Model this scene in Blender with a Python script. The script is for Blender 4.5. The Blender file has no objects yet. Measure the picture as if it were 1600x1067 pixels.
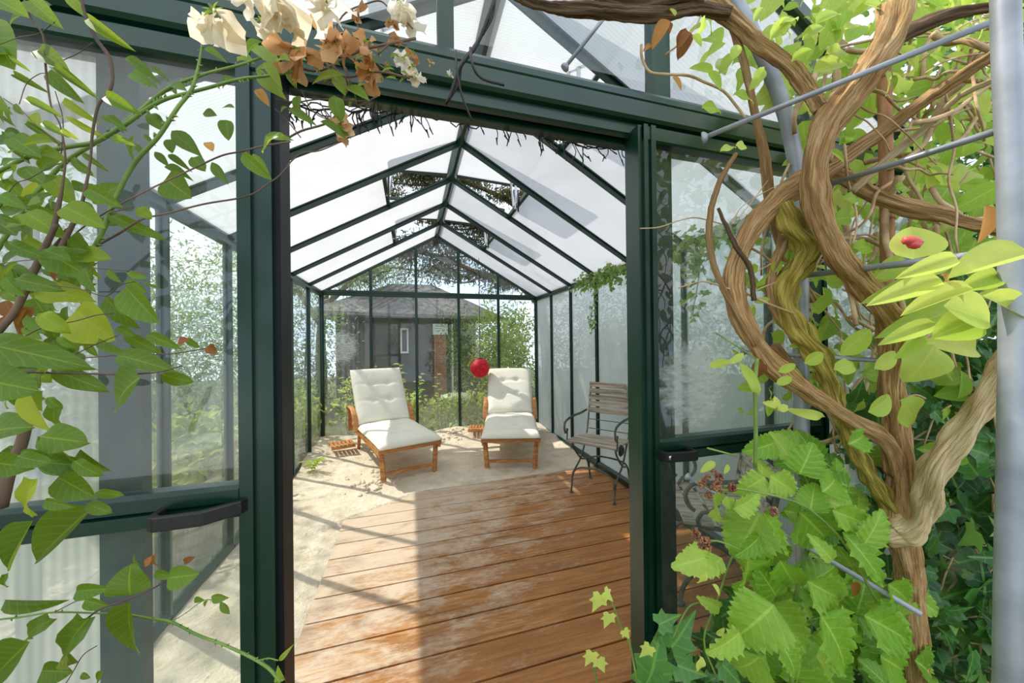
import bpy, math, random
import numpy as np
from mathutils import Vector, Matrix
random.seed(7); RNG = np.random.default_rng(7)
D = bpy.data; SC = bpy.context.scene; COL = SC.collection
PI = math.pi

# ---------------------------------------------------------------- camera
FPX = 542.07
YAW, PIT, ROL = .2854, -.0035, -.0117
CAM = np.array([-.387, -.83, 1.33])
_F = np.array([math.sin(YAW)*math.cos(PIT), math.cos(YAW)*math.cos(PIT), -math.sin(PIT)])
_R = np.array([math.cos(YAW), -math.sin(YAW), 0.]); _U = np.cross(_R, _F)
_R2 = _R*math.cos(ROL)+_U*math.sin(ROL); _U2 = -_R*math.sin(ROL)+_U*math.cos(ROL)
cd = D.cameras.new('camera'); cam = D.objects.new('camera', cd); COL.objects.link(cam)
cd.sensor_width = 36; cd.sensor_fit = 'HORIZONTAL'; cd.lens = FPX/1600*36; cd.clip_start = .02; cd.clip_end = 200
M = Matrix.Identity(4)
for i in range(3):
    M[i][0] = _R2[i]; M[i][1] = _U2[i]; M[i][2] = -_F[i]; M[i][3] = CAM[i]
cam.matrix_world = M
SC.camera = cam

# ---------------------------------------------------------------- world, sun, exposure
SC.view_settings.view_transform = 'Standard'; SC.view_settings.look = 'None'
SC.view_settings.gamma = 1; SC.view_settings.use_curve_mapping = False
SC.view_settings.exposure = 0.12
w = D.worlds.new('sky'); SC.world = w; w.use_nodes = True
nt = w.node_tree; nt.nodes.clear()
o = nt.nodes.new('ShaderNodeOutputWorld'); bg = nt.nodes.new('ShaderNodeBackground')
tc = nt.nodes.new('ShaderNodeTexCoord'); nz = nt.nodes.new('ShaderNodeTexNoise'); nz.inputs['Scale'].default_value = 2.2; nz.inputs['Detail'].default_value = 6
cr = nt.nodes.new('ShaderNodeValToRGB'); cr.color_ramp.elements[0].position = .42; cr.color_ramp.elements[1].position = .6
cr.color_ramp.elements[0].color = (.62, .78, 1.0, 1); cr.color_ramp.elements[1].color = (1, 1, 1, 1)
nt.links.new(tc.outputs['Generated'], nz.inputs['Vector']); nt.links.new(nz.outputs['Fac'], cr.inputs['Fac'])
nt.links.new(cr.outputs['Color'], bg.inputs['Color']); bg.inputs['Strength'].default_value = 1.6
nt.links.new(bg.outputs['Background'], o.inputs['Surface'])
sd = D.lights.new('sun', 'SUN'); sun = D.objects.new('sun', sd); COL.objects.link(sun)
sd.energy = 5.0; sd.angle = math.radians(.8); sd.color = (1, .95, .86)
SUNDIR = Vector((-.80*.60, .60*.60, .80)).normalized()
sun.rotation_euler = SUNDIR.to_track_quat('Z', 'Y').to_euler()
cy = SC.cycles
cy.max_bounces = 10; cy.diffuse_bounces = 4; cy.glossy_bounces = 3; cy.transmission_bounces = 5; cy.transparent_max_bounces = 14
cy.sample_clamp_indirect = 6; cy.caustics_reflective = False; cy.caustics_refractive = False

# ---------------------------------------------------------------- helpers
def srgb(r, g, b):
    f = lambda c: (c/255/12.92 if c/255 <= .04045 else ((c/255+.055)/1.055)**2.4)
    return (f(r), f(g), f(b), 1)
def P(u, v, d):
    """world point seen at photo pixel (u, v) at distance d in front of the lens"""
    return CAM + d*(_F + _R2*(u-800)/FPX + _U2*(533.5-v)/FPX)

def RP(u, v, d, w_):
    """radius of a rod that shows w_ photo pixels wide"""
    return w_*d/FPX/2/math.sqrt(1+((u-800)/FPX)**2+.5*((v-533)/FPX)**2)

class MB:
    def __init__(s): s.v = []; s.f = []; s.t = []; s.uv = []; s.m = []
    def add(s, V, F, tint=.5, uv=None, mi=0):
        n = len(s.v); s.v += [tuple(map(float, p)) for p in V]; s.f += [tuple(i+n for i in f) for f in F]
        s.t += [tint]*len(V); s.uv += (list(uv) if uv is not None else [(0., 0.)]*len(V)); s.m += [mi]*len(F); return s
    def box(s, x0, x1, y0, y1, z0, z1, mi=0):
        V = [(x, y, z) for z in (z0, z1) for y in (y0, y1) for x in (x0, x1)]
        return s.add(V, [(0,2,3,1),(4,5,7,6),(0,1,5,4),(2,6,7,3),(0,4,6,2),(1,3,7,5)], mi=mi)
    def bar(s, a, b, w, h, up=(0,0,1), ch=0.0, mi=0):
        """box section w (sideways) x h (along up) from a to b, with chamfered corners"""
        a = Vector(a); b = Vector(b); d = (b-a).normalized(); up = Vector(up)
        sd_ = d.cross(up)
        if sd_.length < 1e-4: sd_ = d.cross(Vector((1,0,0)))
        sd_.normalize(); up = sd_.cross(d).normalized()
        c = ch if ch else min(w, h)*.12
        pr = [(-w/2+c,-h/2),(w/2-c,-h/2),(w/2,-h/2+c),(w/2,h/2-c),(w/2-c,h/2),(-w/2+c,h/2),(-w/2,h/2-c),(-w/2,-h/2+c)]
        V = [p + sd_*x + up*y for p in (a, b) for x, y in pr]
        F = [(i, (i+1) % 8, (i+1) % 8+8, i+8) for i in range(8)] + [tuple(range(7,-1,-1)), tuple(range(8,16))]
        return s.add(V, F, mi=mi)
    def prof(s, a, b, pts, side, up, mi=0):
        """extrude a profile pts[(side, up)] from a to b"""
        a = Vector(a); b = Vector(b); side = Vector(side); up = Vector(up); n = len(pts)
        V = [p + side*x + up*y for p in (a, b) for x, y in pts]
        F = [(i, (i+1) % n, (i+1) % n+n, i+n) for i in range(n)] + [tuple(range(n-1,-1,-1)), tuple(range(n, 2*n))]
        return s.add(V, F, mi=mi)
    def quad(s, a, b, c, d, mi=0):
        return s.add([a, b, c, d], [(0,1,2,3)], uv=[(0,0),(1,0),(1,1),(0,1)], mi=mi)
    def tube(s, pts, r, n=8, sm=4, ridge=0., twist=0., lobes=5, tint=.5, jit=0., cap=True, flat=1., mi=0):
        pts = [np.array(p, float) for p in pts]
        rr = [r]*len(pts) if np.isscalar(r) else list(r)
        if sm > 1 and len(pts) > 2:
            q = [2*pts[0]-pts[1]]+pts+[2*pts[-1]-pts[-2]]; o2 = []; ro = []
            for i in range(1, len(q)-2):
                for k in range(sm):
                    t = k/sm; a, b, c, d = q[i-1:i+3]
                    o2.append(.5*((2*b)+(c-a)*t+(2*a-5*b+4*c-d)*t*t+(3*b-a-3*c+d)*t**3))
                    ro.append(rr[i-1]*(1-t)+rr[min(i, len(rr)-1)]*t)
            o2.append(pts[-1]); ro.append(rr[-1]); pts, rr = o2, ro
        if jit:
            for i in range(1, len(pts)-1): pts[i] = pts[i]+RNG.normal(0, jit, 3)
        V = []; UV = []; L = 0; prev = None
        for i, p in enumerate(pts):
            t = pts[min(i+1, len(pts)-1)]-pts[max(i-1, 0)]; t = t/(np.linalg.norm(t)+1e-9)
            if prev is None:
                a = np.cross(t, [0, 0, 1.]); 
                if np.linalg.norm(a) < .1: a = np.cross(t, [1., 0, 0])
            else: a = prev-t*np.dot(prev, t)
            a /= np.linalg.norm(a); prev = a; b = np.cross(t, a)
            if i: L += np.linalg.norm(p-pts[i-1])
            for k in range(n):
                th = 2*PI*k/n
                R = rr[i]*(1+ridge*math.sin(lobes*th+twist*L)+ridge*.6*math.sin((lobes+2)*th-twist*.6*L+1))
                V.append(p+a*math.cos(th)*R+b*math.sin(th)*R*flat); UV.append((k/n, L))
        F = [(i*n+k, i*n+(k+1) % n, (i+1)*n+(k+1) % n, (i+1)*n+k) for i in range(len(pts)-1) for k in range(n)]
        if cap: F += [tuple(range(n-1,-1,-1)), tuple((len(pts)-1)*n+k for k in range(n))]
        return s.add(V, F, tint, UV, mi)
    def lathe(s, c, prof_, n=20, axis=(0,0,1), mi=0):
        ax = Vector(axis).normalized(); a = ax.orthogonal().normalized(); b = ax.cross(a); c = Vector(c)
        V = [c + ax*h + (a*math.cos(2*PI*k/n)+b*math.sin(2*PI*k/n))*max(r, 1e-4) for r, h in prof_ for k in range(n)]
        m = len(prof_)
        F = [(i*n+k, i*n+(k+1) % n, (i+1)*n+(k+1) % n, (i+1)*n+k) for i in range(m-1) for k in range(n)]
        return s.add(V, F, mi=mi)
    def build(s, name, mats, parent=None, smooth=False):
        me = D.meshes.new(name); me.from_pydata(s.v, [], s.f); me.update()
        a = me.attributes.new('tint', 'FLOAT', 'POINT'); a.data.foreach_set('value', np.array(s.t, dtype=np.float32))
        a = me.attributes.new('luv', 'FLOAT_VECTOR', 'POINT')
        a.data.foreach_set('vector', np.array([(x, y, 0) for x, y in s.uv], dtype=np.float32).ravel())
        if not isinstance(mats, (list, tuple)): mats = [mats]
        for m in mats: me.materials.append(m)
        if len(mats) > 1: me.polygons.foreach_set('material_index', s.m)
        if smooth: me.polygons.foreach_set('use_smooth', [True]*len(me.polygons))
        ob = D.objects.new(name, me); COL.objects.link(ob)
        if parent: ob.parent = parent
        return ob

def tag(o, label=None, cat=None, group=None, kind=None):
    if label: o['label'] = label
    if cat: o['category'] = cat
    if group: o['group'] = group
    if kind: o['kind'] = kind
    return o
def thing(name, label, cat, loc=(0,0,0), rz=0, group=None, kind=None):
    o = D.objects.new(name, None); COL.objects.link(o); o.location = loc; o.rotation_euler = (0,0,rz); o.empty_display_size = .1
    return tag(o, label, cat, group, kind)

# ---------------------------------------------------------------- materials
def newmat(name):
    m = D.materials.new(name); m.use_nodes = True; m.node_tree.nodes.clear(); return m, m.node_tree
class N:
    def __init__(s, nt): s.nt = nt
    def n(s, t, **k):
        x = s.nt.nodes.new(t)
        for a, b in k.items(): setattr(x, a, b)
        return x
    def l(s, a, b): s.nt.links.new(a, b)
    def math(s, op, a, b=None, c=None, clamp=False):
        x = s.n('ShaderNodeMath', operation=op); x.use_clamp = clamp
        for i, q in enumerate((a, b, c)):
            if q is None: continue
            if hasattr(q, 'is_linked'): s.l(q, x.inputs[i])
            else: x.inputs[i].default_value = q
        return x.outputs[0]
    def noise(s, vec, scale, detail=3, rough=.5, dist=0):
        x = s.n('ShaderNodeTexNoise'); x.inputs['Scale'].default_value = scale; x.inputs['Detail'].default_value = detail
        x.inputs['Roughness'].default_value = rough; x.inputs['Distortion'].default_value = dist
        s.l(vec, x.inputs['Vector']); return x.outputs['Fac']
    def mapv(s, vec, scale=(1,1,1), loc=(0,0,0)):
        x = s.n('ShaderNodeMapping'); x.inputs['Scale'].default_value = scale; x.inputs['Location'].default_value = loc
        s.l(vec, x.inputs['Vector']); return x.outputs[0]
    def ramp(s, fac, stops):
        x = s.n('ShaderNodeValToRGB'); e = x.color_ramp.elements
        while len(e) < len(stops): e.new(.5)
        for i, (p, c) in enumerate(stops): e[i].position = p; e[i].color = c if len(c) == 4 else (*c, 1)
        s.l(fac, x.inputs['Fac']); return x.outputs['Color']
    def mix(s, fac, a, b, bt='MIX'):
        x = s.n('ShaderNodeMix', data_type='RGBA', blend_type=bt)
        for q, i in ((fac, 0), (a, 6), (b, 7)):
            if hasattr(q, 'is_linked'): s.l(q, x.inputs[i])
            else: x.inputs[i].default_value = q
        return x.outputs[2]
    def bump(s, h, strength, dist=.01):
        x = s.n('ShaderNodeBump'); x.inputs['Strength'].default_value = strength; x.inputs['Distance'].default_value = dist
        s.l(h, x.inputs['Height']); return x.outputs[0]
    def obj(s): return s.n('ShaderNodeTexCoord').outputs['Object']
    def attr(s, nm): return s.n('ShaderNodeAttribute', attribute_name=nm)
    def pbsdf(s, col, rough=.5, metal=0, normal=None, spec=.5, coat=0):
        p = s.n('ShaderNodeBsdfPrincipled')
        if hasattr(col, 'is_linked'): s.l(col, p.inputs['Base Color'])
        else: p.inputs['Base Color'].default_value = col
        if hasattr(rough, 'is_linked'): s.l(rough, p.inputs['Roughness'])
        else: p.inputs['Roughness'].default_value = rough
        p.inputs['Metallic'].default_value = metal; p.inputs['Specular IOR Level'].default_value = spec
        p.inputs['Coat Weight'].default_value = coat
        if normal is not None: s.l(normal, p.inputs['Normal'])
        return p.outputs[0]
    def shmix(s, fac, a, b):
        x = s.n('ShaderNodeMixShader')
        if hasattr(fac, 'is_linked'): s.l(fac, x.inputs[0])
        else: x.inputs[0].default_value = fac
        s.l(a, x.inputs[1]); s.l(b, x.inputs[2]); return x.outputs[0]
    def sh(s, t, col, **k):
        x = s.n(t)
        if hasattr(col, 'is_linked'): s.l(col, x.inputs[0])
        else: x.inputs[0].default_value = col
        for a, b in k.items(): x.inputs[a].default_value = b
        return x.outputs[0]
    def out(s, sh): s.l(sh, s.n('ShaderNodeOutputMaterial').inputs['Surface'])

def simple(name, c1, c2=None, rough=.5, metal=0, scale=8, stretch=(1,1,1), bump=0, detail=4, spec=.5, coat=0):
    m, nt = newmat(name); n = N(nt)
    v = n.mapv(n.obj(), stretch); f = n.noise(v, scale, detail)
    col = n.ramp(f, [(.3, c1), (.7, c2 or c1)])
    nm = n.bump(f, bump, .01) if bump else None
    n.out(n.pbsdf(col, rough, metal, nm, spec, coat)); return m

M_green = simple('green_powder_coat', srgb(6, 42, 31), srgb(12, 56, 40), .28, 0, 5, bump=.02, spec=.6)
M_green_dull = simple('dull_green_frame', srgb(18, 50, 42), srgb(40, 72, 62), .45, 0, 30, (1,1,.25), bump=.05)
M_rubber = simple('black_seal', srgb(8, 11, 12), srgb(14, 18, 20), .45, spec=.25)
M_black = simple('black_plastic', srgb(26, 25, 26), srgb(40, 38, 38), .35, scale=30)
M_steel = simple('bright_steel', srgb(190, 192, 195), srgb(225, 228, 232), .25, .9)
M_galv = simple('galvanised_steel', srgb(128, 132, 138), srgb(172, 176, 182), .45, .35, 14, bump=.1)
M_iron = simple('painted_iron', srgb(62, 70, 66), srgb(120, 118, 104), .5, .3, 22, bump=.1)
M_teak = simple('oiled_teak', srgb(158, 98, 48), srgb(212, 148, 86), .5, 0, 10, (1, 1, 6), bump=.1)
M_oldwood = simple('weathered_slats', srgb(112, 96, 82), srgb(214, 200, 182), .8, 0, 26, (.12, 1.6, 1.6), bump=.4)
M_wire = simple('dark_wire', srgb(24, 20, 18), srgb(48, 40, 34), .5)
M_cane = simple('bamboo_cane', srgb(140, 92, 52), srgb(184, 134, 84), .6, 0, 20, (6,6,1), bump=.2)
M_thorn = simple('green_cane', srgb(84, 116, 40), srgb(128, 152, 66), .5, 0, 30, bump=.1)
M_purple = simple('purple_stem', srgb(58, 34, 44), srgb(104, 70, 62), .5, 0, 40)
M_tan = simple('tan_stem', srgb(150, 118, 80), srgb(206, 178, 136), .75, 0, 30, bump=.3)
M_bark = simple('grey_brown_bark', srgb(70, 56, 46), srgb(128, 104, 82), .85, 0, 18, (1,1,.3), bump=.7)
M_ground = simple('garden_soil', srgb(52, 56, 30), srgb(96, 100, 52), .95, 0, 6, bump=.8)
M_hutwall = simple('dark_timber', srgb(40, 34, 33), srgb(78, 66, 60), .8, 0, 8, (1,1,8), bump=.2)
M_hutroof = simple('grey_shingle', srgb(70, 68, 70), srgb(120, 116, 114), .8, 0, 8, bump=.2)
M_white = simple('white_paper', srgb(225, 226, 224), srgb(245, 245, 242), .6)
M_palegreen = simple('pale_green_paint', srgb(150, 168, 140), srgb(186, 196, 168), .5)
M_plank = simple('pale_boards', srgb(170, 152, 122), srgb(214, 198, 166), .8, 0, 12, (1,4,1), bump=.2)
M_stone = simple('pale_stone', srgb(176, 168, 150), srgb(220, 214, 198), .85, 0, 20, bump=.4)

def m_vine(name, a, b, c):
    m, nt = newmat(name); n = N(nt)
    uv = n.attr('luv').outputs['Vector']
    v = n.mapv(uv, (9, 9, 1)); f1 = n.noise(v, 2.5, 6, .65, .5)
    v2 = n.mapv(uv, (46, 10, 1)); f2 = n.noise(v2, 1.0, 5, .65, .8)
    f = n.math('MULTIPLY_ADD', f1, .5, n.math('MULTIPLY', f2, .55))
    col = n.ramp(f, [(.34, a), (.5, b), (.68, c)])
    n.out(n.pbsdf(col, .85, 0, n.bump(f, 1., .006), .2)); return m
M_vine = m_vine('peeling_vine_bark', srgb(92, 62, 36), srgb(172, 132, 84), srgb(222, 190, 142))
M_vineyel = m_vine('mossy_vine_bark', srgb(88, 74, 22), srgb(158, 140, 58), srgb(208, 192, 110))
M_vinepale = m_vine('pale_vine_bark', srgb(134, 106, 64), srgb(206, 180, 130), srgb(240, 222, 182))
M_vinedark = m_vine('dark_vine_bark', srgb(52, 38, 28), srgb(104, 82, 60), srgb(150, 124, 94))

def m_leaf(name, dark, mid, light, trans=.45, rough=.42, vein=.3, side=7., spec=.4):
    m, nt = newmat(name); n = N(nt)
    t = n.attr('tint').outputs['Fac']; uv = n.attr('luv').outputs['Vector']
    sx = n.n('ShaderNodeSeparateXYZ'); n.l(uv, sx.inputs[0]); ax = n.math('ABSOLUTE', sx.outputs[0])
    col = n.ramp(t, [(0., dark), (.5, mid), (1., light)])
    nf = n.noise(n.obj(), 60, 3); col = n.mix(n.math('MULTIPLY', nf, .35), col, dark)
    mid_ = n.math('LESS_THAN', ax, .05)
    sv = n.math('GREATER_THAN', n.math('SINE', n.math('MULTIPLY', n.math('SUBTRACT', sx.outputs[1], n.math('MULTIPLY', ax, .28)), side*2*PI)), .90)
    vm = n.math('MAXIMUM', mid_, n.math('MULTIPLY', sv, .45))
    col = n.mix(n.math('MULTIPLY', vm, vein), col, light)
    bs = n.pbsdf(col, rough, 0, None, spec)
    tcol = n.mix(.5, col, light)
    n.out(n.shmix(trans, bs, n.sh('ShaderNodeBsdfTranslucent', tcol))); return m
M_lhon = m_leaf('honeysuckle_leaf', srgb(52, 90, 26), srgb(98, 140, 36), srgb(204, 212, 56), .45)
M_lrose = m_leaf('rose_leaf', srgb(58, 96, 32), srgb(112, 150, 50), srgb(186, 204, 80), .5)
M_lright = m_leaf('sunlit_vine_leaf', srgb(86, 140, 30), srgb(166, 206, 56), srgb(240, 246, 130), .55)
M_lbram = m_leaf('bramble_leaf', srgb(66, 122, 28), srgb(134, 184, 50), srgb(208, 232, 108), .38, .4, .5, 6.)
M_livy = m_leaf('ivy_leaf', srgb(26, 66, 38), srgb(74, 130, 58), srgb(150, 194, 92), .25, .35, .4, 4)
M_livyin = m_leaf('sheltered_ivy_leaf', srgb(52, 92, 40), srgb(104, 142, 62), srgb(176, 200, 106), .4, .45, .3, 4)
M_lhedge = m_leaf('hedge_leaf', srgb(40, 66, 26), srgb(92, 126, 50), srgb(186, 206, 90), .4, .5, 0)
M_lever = m_leaf('evergreen_leaf', srgb(34, 42, 22), srgb(84, 86, 46), srgb(150, 146, 88), .35, .6, 0)
M_lbamb = m_leaf('bamboo_leaf', srgb(90, 120, 30), srgb(170, 190, 50), srgb(226, 232, 110), .5, .5, 0)
M_ldry = m_leaf('dry_leaf', srgb(120, 66, 26), srgb(190, 120, 50), srgb(230, 180, 96), .4, .6, .2)
M_petal = m_leaf('rose_petal', srgb(206, 170, 104), srgb(238, 226, 192), srgb(253, 250, 240), .5, .7, 0)
M_petaldry = m_leaf('faded_petal', srgb(150, 92, 34), srgb(216, 152, 76), srgb(242, 208, 164), .45, .7, 0)
M_berry = simple('bramble_fruit', srgb(96, 40, 30), srgb(176, 130, 84), .5, 0, 60)

def m_poly(name, tint, tr=.06, ribs='x', dirt=.2):
    m, nt = newmat(name); n = N(nt); ob = n.obj()
    sx = n.n('ShaderNodeSeparateXYZ'); n.l(ob, sx.inputs[0])
    r = n.math('SINE', n.math('MULTIPLY', sx.outputs[ribs], 2*PI/.016))
    r = n.math('MULTIPLY_ADD', r, .5, .5)
    f = n.noise(n.mapv(ob, (1, 1, .7)), 1.6, 6, .65)
    f = n.math('MULTIPLY', n.math('SUBTRACT', f, .32, clamp=True), 2.6, clamp=True)
    col = n.mix(n.math('MULTIPLY', f, dirt), tint, srgb(120, 128, 116))
    col = n.mix(n.math('MULTIPLY', r, .26), col, srgb(140, 146, 150))
    nm = n.bump(r, .25, .002)
    tl = n.sh('ShaderNodeBsdfTranslucent', col)
    gl = n.pbsdf(col, .2, 0, nm, .5)
    a = n.shmix(.22, tl, gl)
    n.out(n.shmix(tr, a, n.sh('ShaderNodeBsdfTransparent', (1,1,1,1)))); return m
M_polyroof = m_poly('twin_wall_roof_sheet', srgb(184, 183, 184), .03, 1)
M_polywall = m_poly('twin_wall_side_sheet', srgb(222, 224, 220), .12, 1, .45)
M_polyfront = m_poly('milky_front_sheet', srgb(250, 255, 252), .38, 0, .12)

def m_glass(name, haze=.06, smear_or_reflection=.0, centre=(0,0,0), rad=1., hcol=(.75,.85,.82,1), scale=3., low=0., tintc=(.93,.97,.95,1)):
    m, nt = newmat(name); n = N(nt); ob = n.obj()
    f = n.noise(ob, scale, 6, .65, .4)
    h = n.math('MULTIPLY', n.math('SUBTRACT', f, .35, clamp=True), haze*4)
    h = n.math('ADD', h, haze*.5)
    if low:   # splash dirt that collects along the foot of the pane
        sx = n.n('ShaderNodeSeparateXYZ'); n.l(ob, sx.inputs[0])
        g = n.math('SUBTRACT', 1., n.math('DIVIDE', sx.outputs[2], 1.0), clamp=True)
        h = n.math('ADD', h, n.math('MULTIPLY', g, low))
    if smear_or_reflection:  # white blotch: lime stain on the back pane, painted reflection on the right door
        vd = n.n('ShaderNodeVectorMath', operation='DISTANCE'); n.l(ob, vd.inputs[0]); vd.inputs[1].default_value = centre
        f2 = n.noise(n.mapv(ob, (1, 1, 1.6)), 9, 8, .7, 1.2)
        e = n.math('SUBTRACT', n.math('MULTIPLY_ADD', f2, .9*rad, rad*.55), vd.outputs['Value'])
        e = n.math('MULTIPLY', n.math('DIVIDE', e, rad*.35), 1., clamp=True)
        f3 = n.noise(n.mapv(ob, (3, 3, 9)), 6, 6, .7)
        e = n.math('MULTIPLY', e, n.math('MULTIPLY', n.math('SUBTRACT', f3, .3, clamp=True), 2.6, clamp=True))
        h = n.math('ADD', h, n.math('MULTIPLY', e, smear_or_reflection))
    h = n.math('MINIMUM', h, .9)
    hz = n.shmix(.5, n.sh('ShaderNodeBsdfDiffuse', hcol), n.sh('ShaderNodeBsdfTranslucent', hcol))
    clear = n.sh('ShaderNodeBsdfTransparent', tintc)
    fr = n.n('ShaderNodeFresnel'); fr.inputs[0].default_value = 1.5
    frf = n.math('MULTIPLY', fr.outputs[0], 1.3, clamp=True)
    g = n.shmix(frf, clear, n.sh('ShaderNodeBsdfGlossy', (1,1,1,1), Roughness=.02))
    n.out(n.shmix(h, g, hz)); return m
M_glass = m_glass('greenhouse_glass', .05)
M_glassleft = m_glass('streaked_glass', .10, scale=2.2, low=.10)
M_glassback = m_glass('dusty_back_glass', .05, low=.16, hcol=(.8,.86,.72,1))
M_glasssmear = m_glass('limescale_back_glass', .09, .5, (-1.28, 4.27, 1.30), .24, low=.16, hcol=(.85,.9,.88,1))
M_glassdoor = m_glass('dirty_door_glass', .07, scale=5, low=.08)
M_glassdoorR = m_glass('painted_reflection_door_glass', .04, 1.2, (.36, -.06, 1.21), .125, scale=5, hcol=(.9,.92,.93,1))  # white blotch is a reflection painted into the pane colour

# decking: long boards with fine grooves, dusted with sand
def m_deck():
    m, nt = newmat('grooved_hardwood_decking'); n = N(nt); ob = n.obj()
    sx = n.n('ShaderNodeSeparateXYZ'); n.l(ob, sx.inputs[0]); X, Y = sx.outputs[0], sx.outputs[1]
    bi = n.math('FLOOR', n.math('DIVIDE', n.math('SUBTRACT', Y, .007), .172))
    wn = n.n('ShaderNodeTexWhiteNoise', noise_dimensions='1D'); n.l(bi, wn.inputs['W'])
    cb = n.n('ShaderNodeCombineXYZ'); n.l(n.math('MULTIPLY', X, 1.), cb.inputs[0]); n.l(n.math('MULTIPLY', Y, 14.), cb.inputs[1]); n.l(bi, cb.inputs[2])
    g = n.noise(cb.outputs[0], 3.5, 6, .65, .3)
    col = n.ramp(g, [(.25, srgb(116, 72, 36)), (.5, srgb(176, 118, 62)), (.78, srgb(216, 164, 100))])
    col = n.mix(n.math('MULTIPLY', wn.outputs[0], .4), col, srgb(162, 100, 46))
    gr = n.math('SINE', n.math('MULTIPLY', Y, 2*PI/.0075))
    # damp darker stains
    dmp = n.noise(n.mapv(ob, (.8, 2.2, 1)), 2.4, 5, .6, .5)
    col = n.mix(n.math('MULTIPLY', n.math('SUBTRACT', dmp, .5, clamp=True), 2.2, clamp=True), col, srgb(112, 84, 68))
    # sand dust: thick towards the sand pit (left and back), in blotches
    a = n.math('MULTIPLY_ADD', X, -.40, n.math('MULTIPLY_ADD', Y, .36, -.34))
    d1 = n.noise(n.mapv(ob, (1, 2.6, 1)), 3.2, 8, .72, .6); d2 = n.noise(n.mapv(ob, (1.5, 5, 1)), 14, 5, .7)
    dd = n.math('ADD', a, n.math('MULTIPLY_ADD', d1, 2.2, n.math('MULTIPLY_ADD', d2, .9, -1.50)))
    dd = n.math('MULTIPLY', dd, 1.9, clamp=True)
    dd = n.math('MULTIPLY', dd, n.math('MULTIPLY_ADD', gr, -.16, .72))
    col = n.mix(dd, col, srgb(222, 206, 184))
    h = n.math('MULTIPLY_ADD', gr, .5, n.math('MULTIPLY', g, .6))
    ro = n.math('MULTIPLY_ADD', d1, .6, .12)
    n.out(n.pbsdf(col, ro, 0, n.bump(h, .35, .003), .4)); return m
M_deck = m_deck()
def m_sand():
    m, nt = newmat('pale_beach_sand'); n = N(nt); ob = n.obj()
    f = n.noise(ob, 5, 8, .7); g = n.noise(ob, 60, 4, .7); s = n.noise(ob, 14, 3, .6, 1.)
    col = n.ramp(f, [(.3, srgb(206, 190, 164)), (.6, srgb(234, 220, 198)), (.8, srgb(242, 230, 212))])
    col = n.mix(n.math('MULTIPLY', n.math('SUBTRACT', s, .66, clamp=True), 6, clamp=True), col, srgb(120, 102, 80))
    h = n.math('MULTIPLY_ADD', g, .35, n.math('ADD', f, n.math('MULTIPLY', s, .6)))
    n.out(n.pbsdf(col, .95, 0, n.bump(h, .8, .03), .1)); return m
M_sand = m_sand()
def m_cloth(name, c):
    m, nt = newmat(name); n = N(nt); ob = n.obj()
    f = n.noise(ob, 7, 4, .6, .4); g = n.noise(n.mapv(ob, (1, 1, 1)), 300, 2)
    n.out(n.pbsdf(n.mix(n.math('MULTIPLY', f, .25), c, srgb(206, 200, 184)), .9, 0, n.bump(n.math('MULTIPLY_ADD', g, .1, f), .35, .02), .1)); return m
M_cush = m_cloth('cream_cotton', srgb(240, 235, 220))
M_pipe = m_cloth('cream_piping', srgb(222, 214, 194))
m, nt = newmat('red_lantern_paper'); n = N(nt)
sx = n.n('ShaderNodeSeparateXYZ'); n.l(n.obj(), sx.inputs[0])
f = n.noise(n.obj(), 22, 4, .7); c = n.ramp(f, [(.35, srgb(196, 18, 44)), (.62, srgb(232, 40, 66)), (.78, srgb(250, 130, 140))])
hb = n.math('SINE', n.math('MULTIPLY', sx.outputs[2], 330))
n.out(n.shmix(.45, n.pbsdf(c, .5, 0, n.bump(hb, .3, .004)), n.sh('ShaderNodeBsdfTranslucent', c))); M_red = m
m, nt = newmat('brick_pier'); n = N(nt)
bt = n.n('ShaderNodeTexBrick'); bt.inputs['Scale'].default_value = 6; bt.inputs['Color1'].default_value = srgb(176, 92, 60); bt.inputs['Color2'].default_value = srgb(150, 76, 52); bt.inputs['Mortar'].default_value = srgb(170, 160, 150)
mp = n.n('ShaderNodeMapping'); mp.inputs['Rotation'].default_value = (PI/2, 0, 0); n.l(n.obj(), mp.inputs[0]); n.l(mp.outputs[0], bt.inputs[0])
n.out(n.pbsdf(bt.outputs[0], .9)); M_brick = m

# ---------------------------------------------------------------- leaves
def T_blade(nr=8, nc=5, wf=None, fold=.16, bend=.22, ser=0., pleat=0., wave=0.):
    V = []; UV = []; F = []
    for i in range(nr+1):
        t = i/nr
        wd = wf(t) if wf else math.sin(PI*min(1, t)**.75)**.75 if 0 < t < 1 else 0.
        wd = max(wd, .004)
        if ser: wd *= 1+ser*(1 if i % 2 else -.6)
        for j in range(nc):
            x = (j/(nc-1)*2-1)
            z = -abs(x)*0 + fold*(abs(x)*wd*.5) - bend*t*t + pleat*math.cos(2*PI*(t*6-abs(x)*1.4))*abs(x)*(1 if 0 < t < 1 else 0)*.5 + wave*math.sin(t*9+x*2)*abs(x)
            V.append((x*wd*.5, t-bend*.3*t*t + (.02*abs(x) if ser and i % 2 else 0), z)); UV.append((x, t))
    for i in range(nr):
        for j in range(nc-1):
            a = i*nc+j; F.append((a, a+1, a+nc+1, a+nc))
    return np.array(V), F, UV
def w_ov(t): return math.sin(PI*t**.72)**.7 if 0 < t < 1 else 0
def w_lan(t): return math.sin(PI*t**.9)**1.1 if 0 < t < 1 else 0
def w_heart(t): return (min(1, (t/.16)**.5) * max(0, (1-((t-.12)/.88)**2.2 if t > .12 else 1))**.75)
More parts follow.
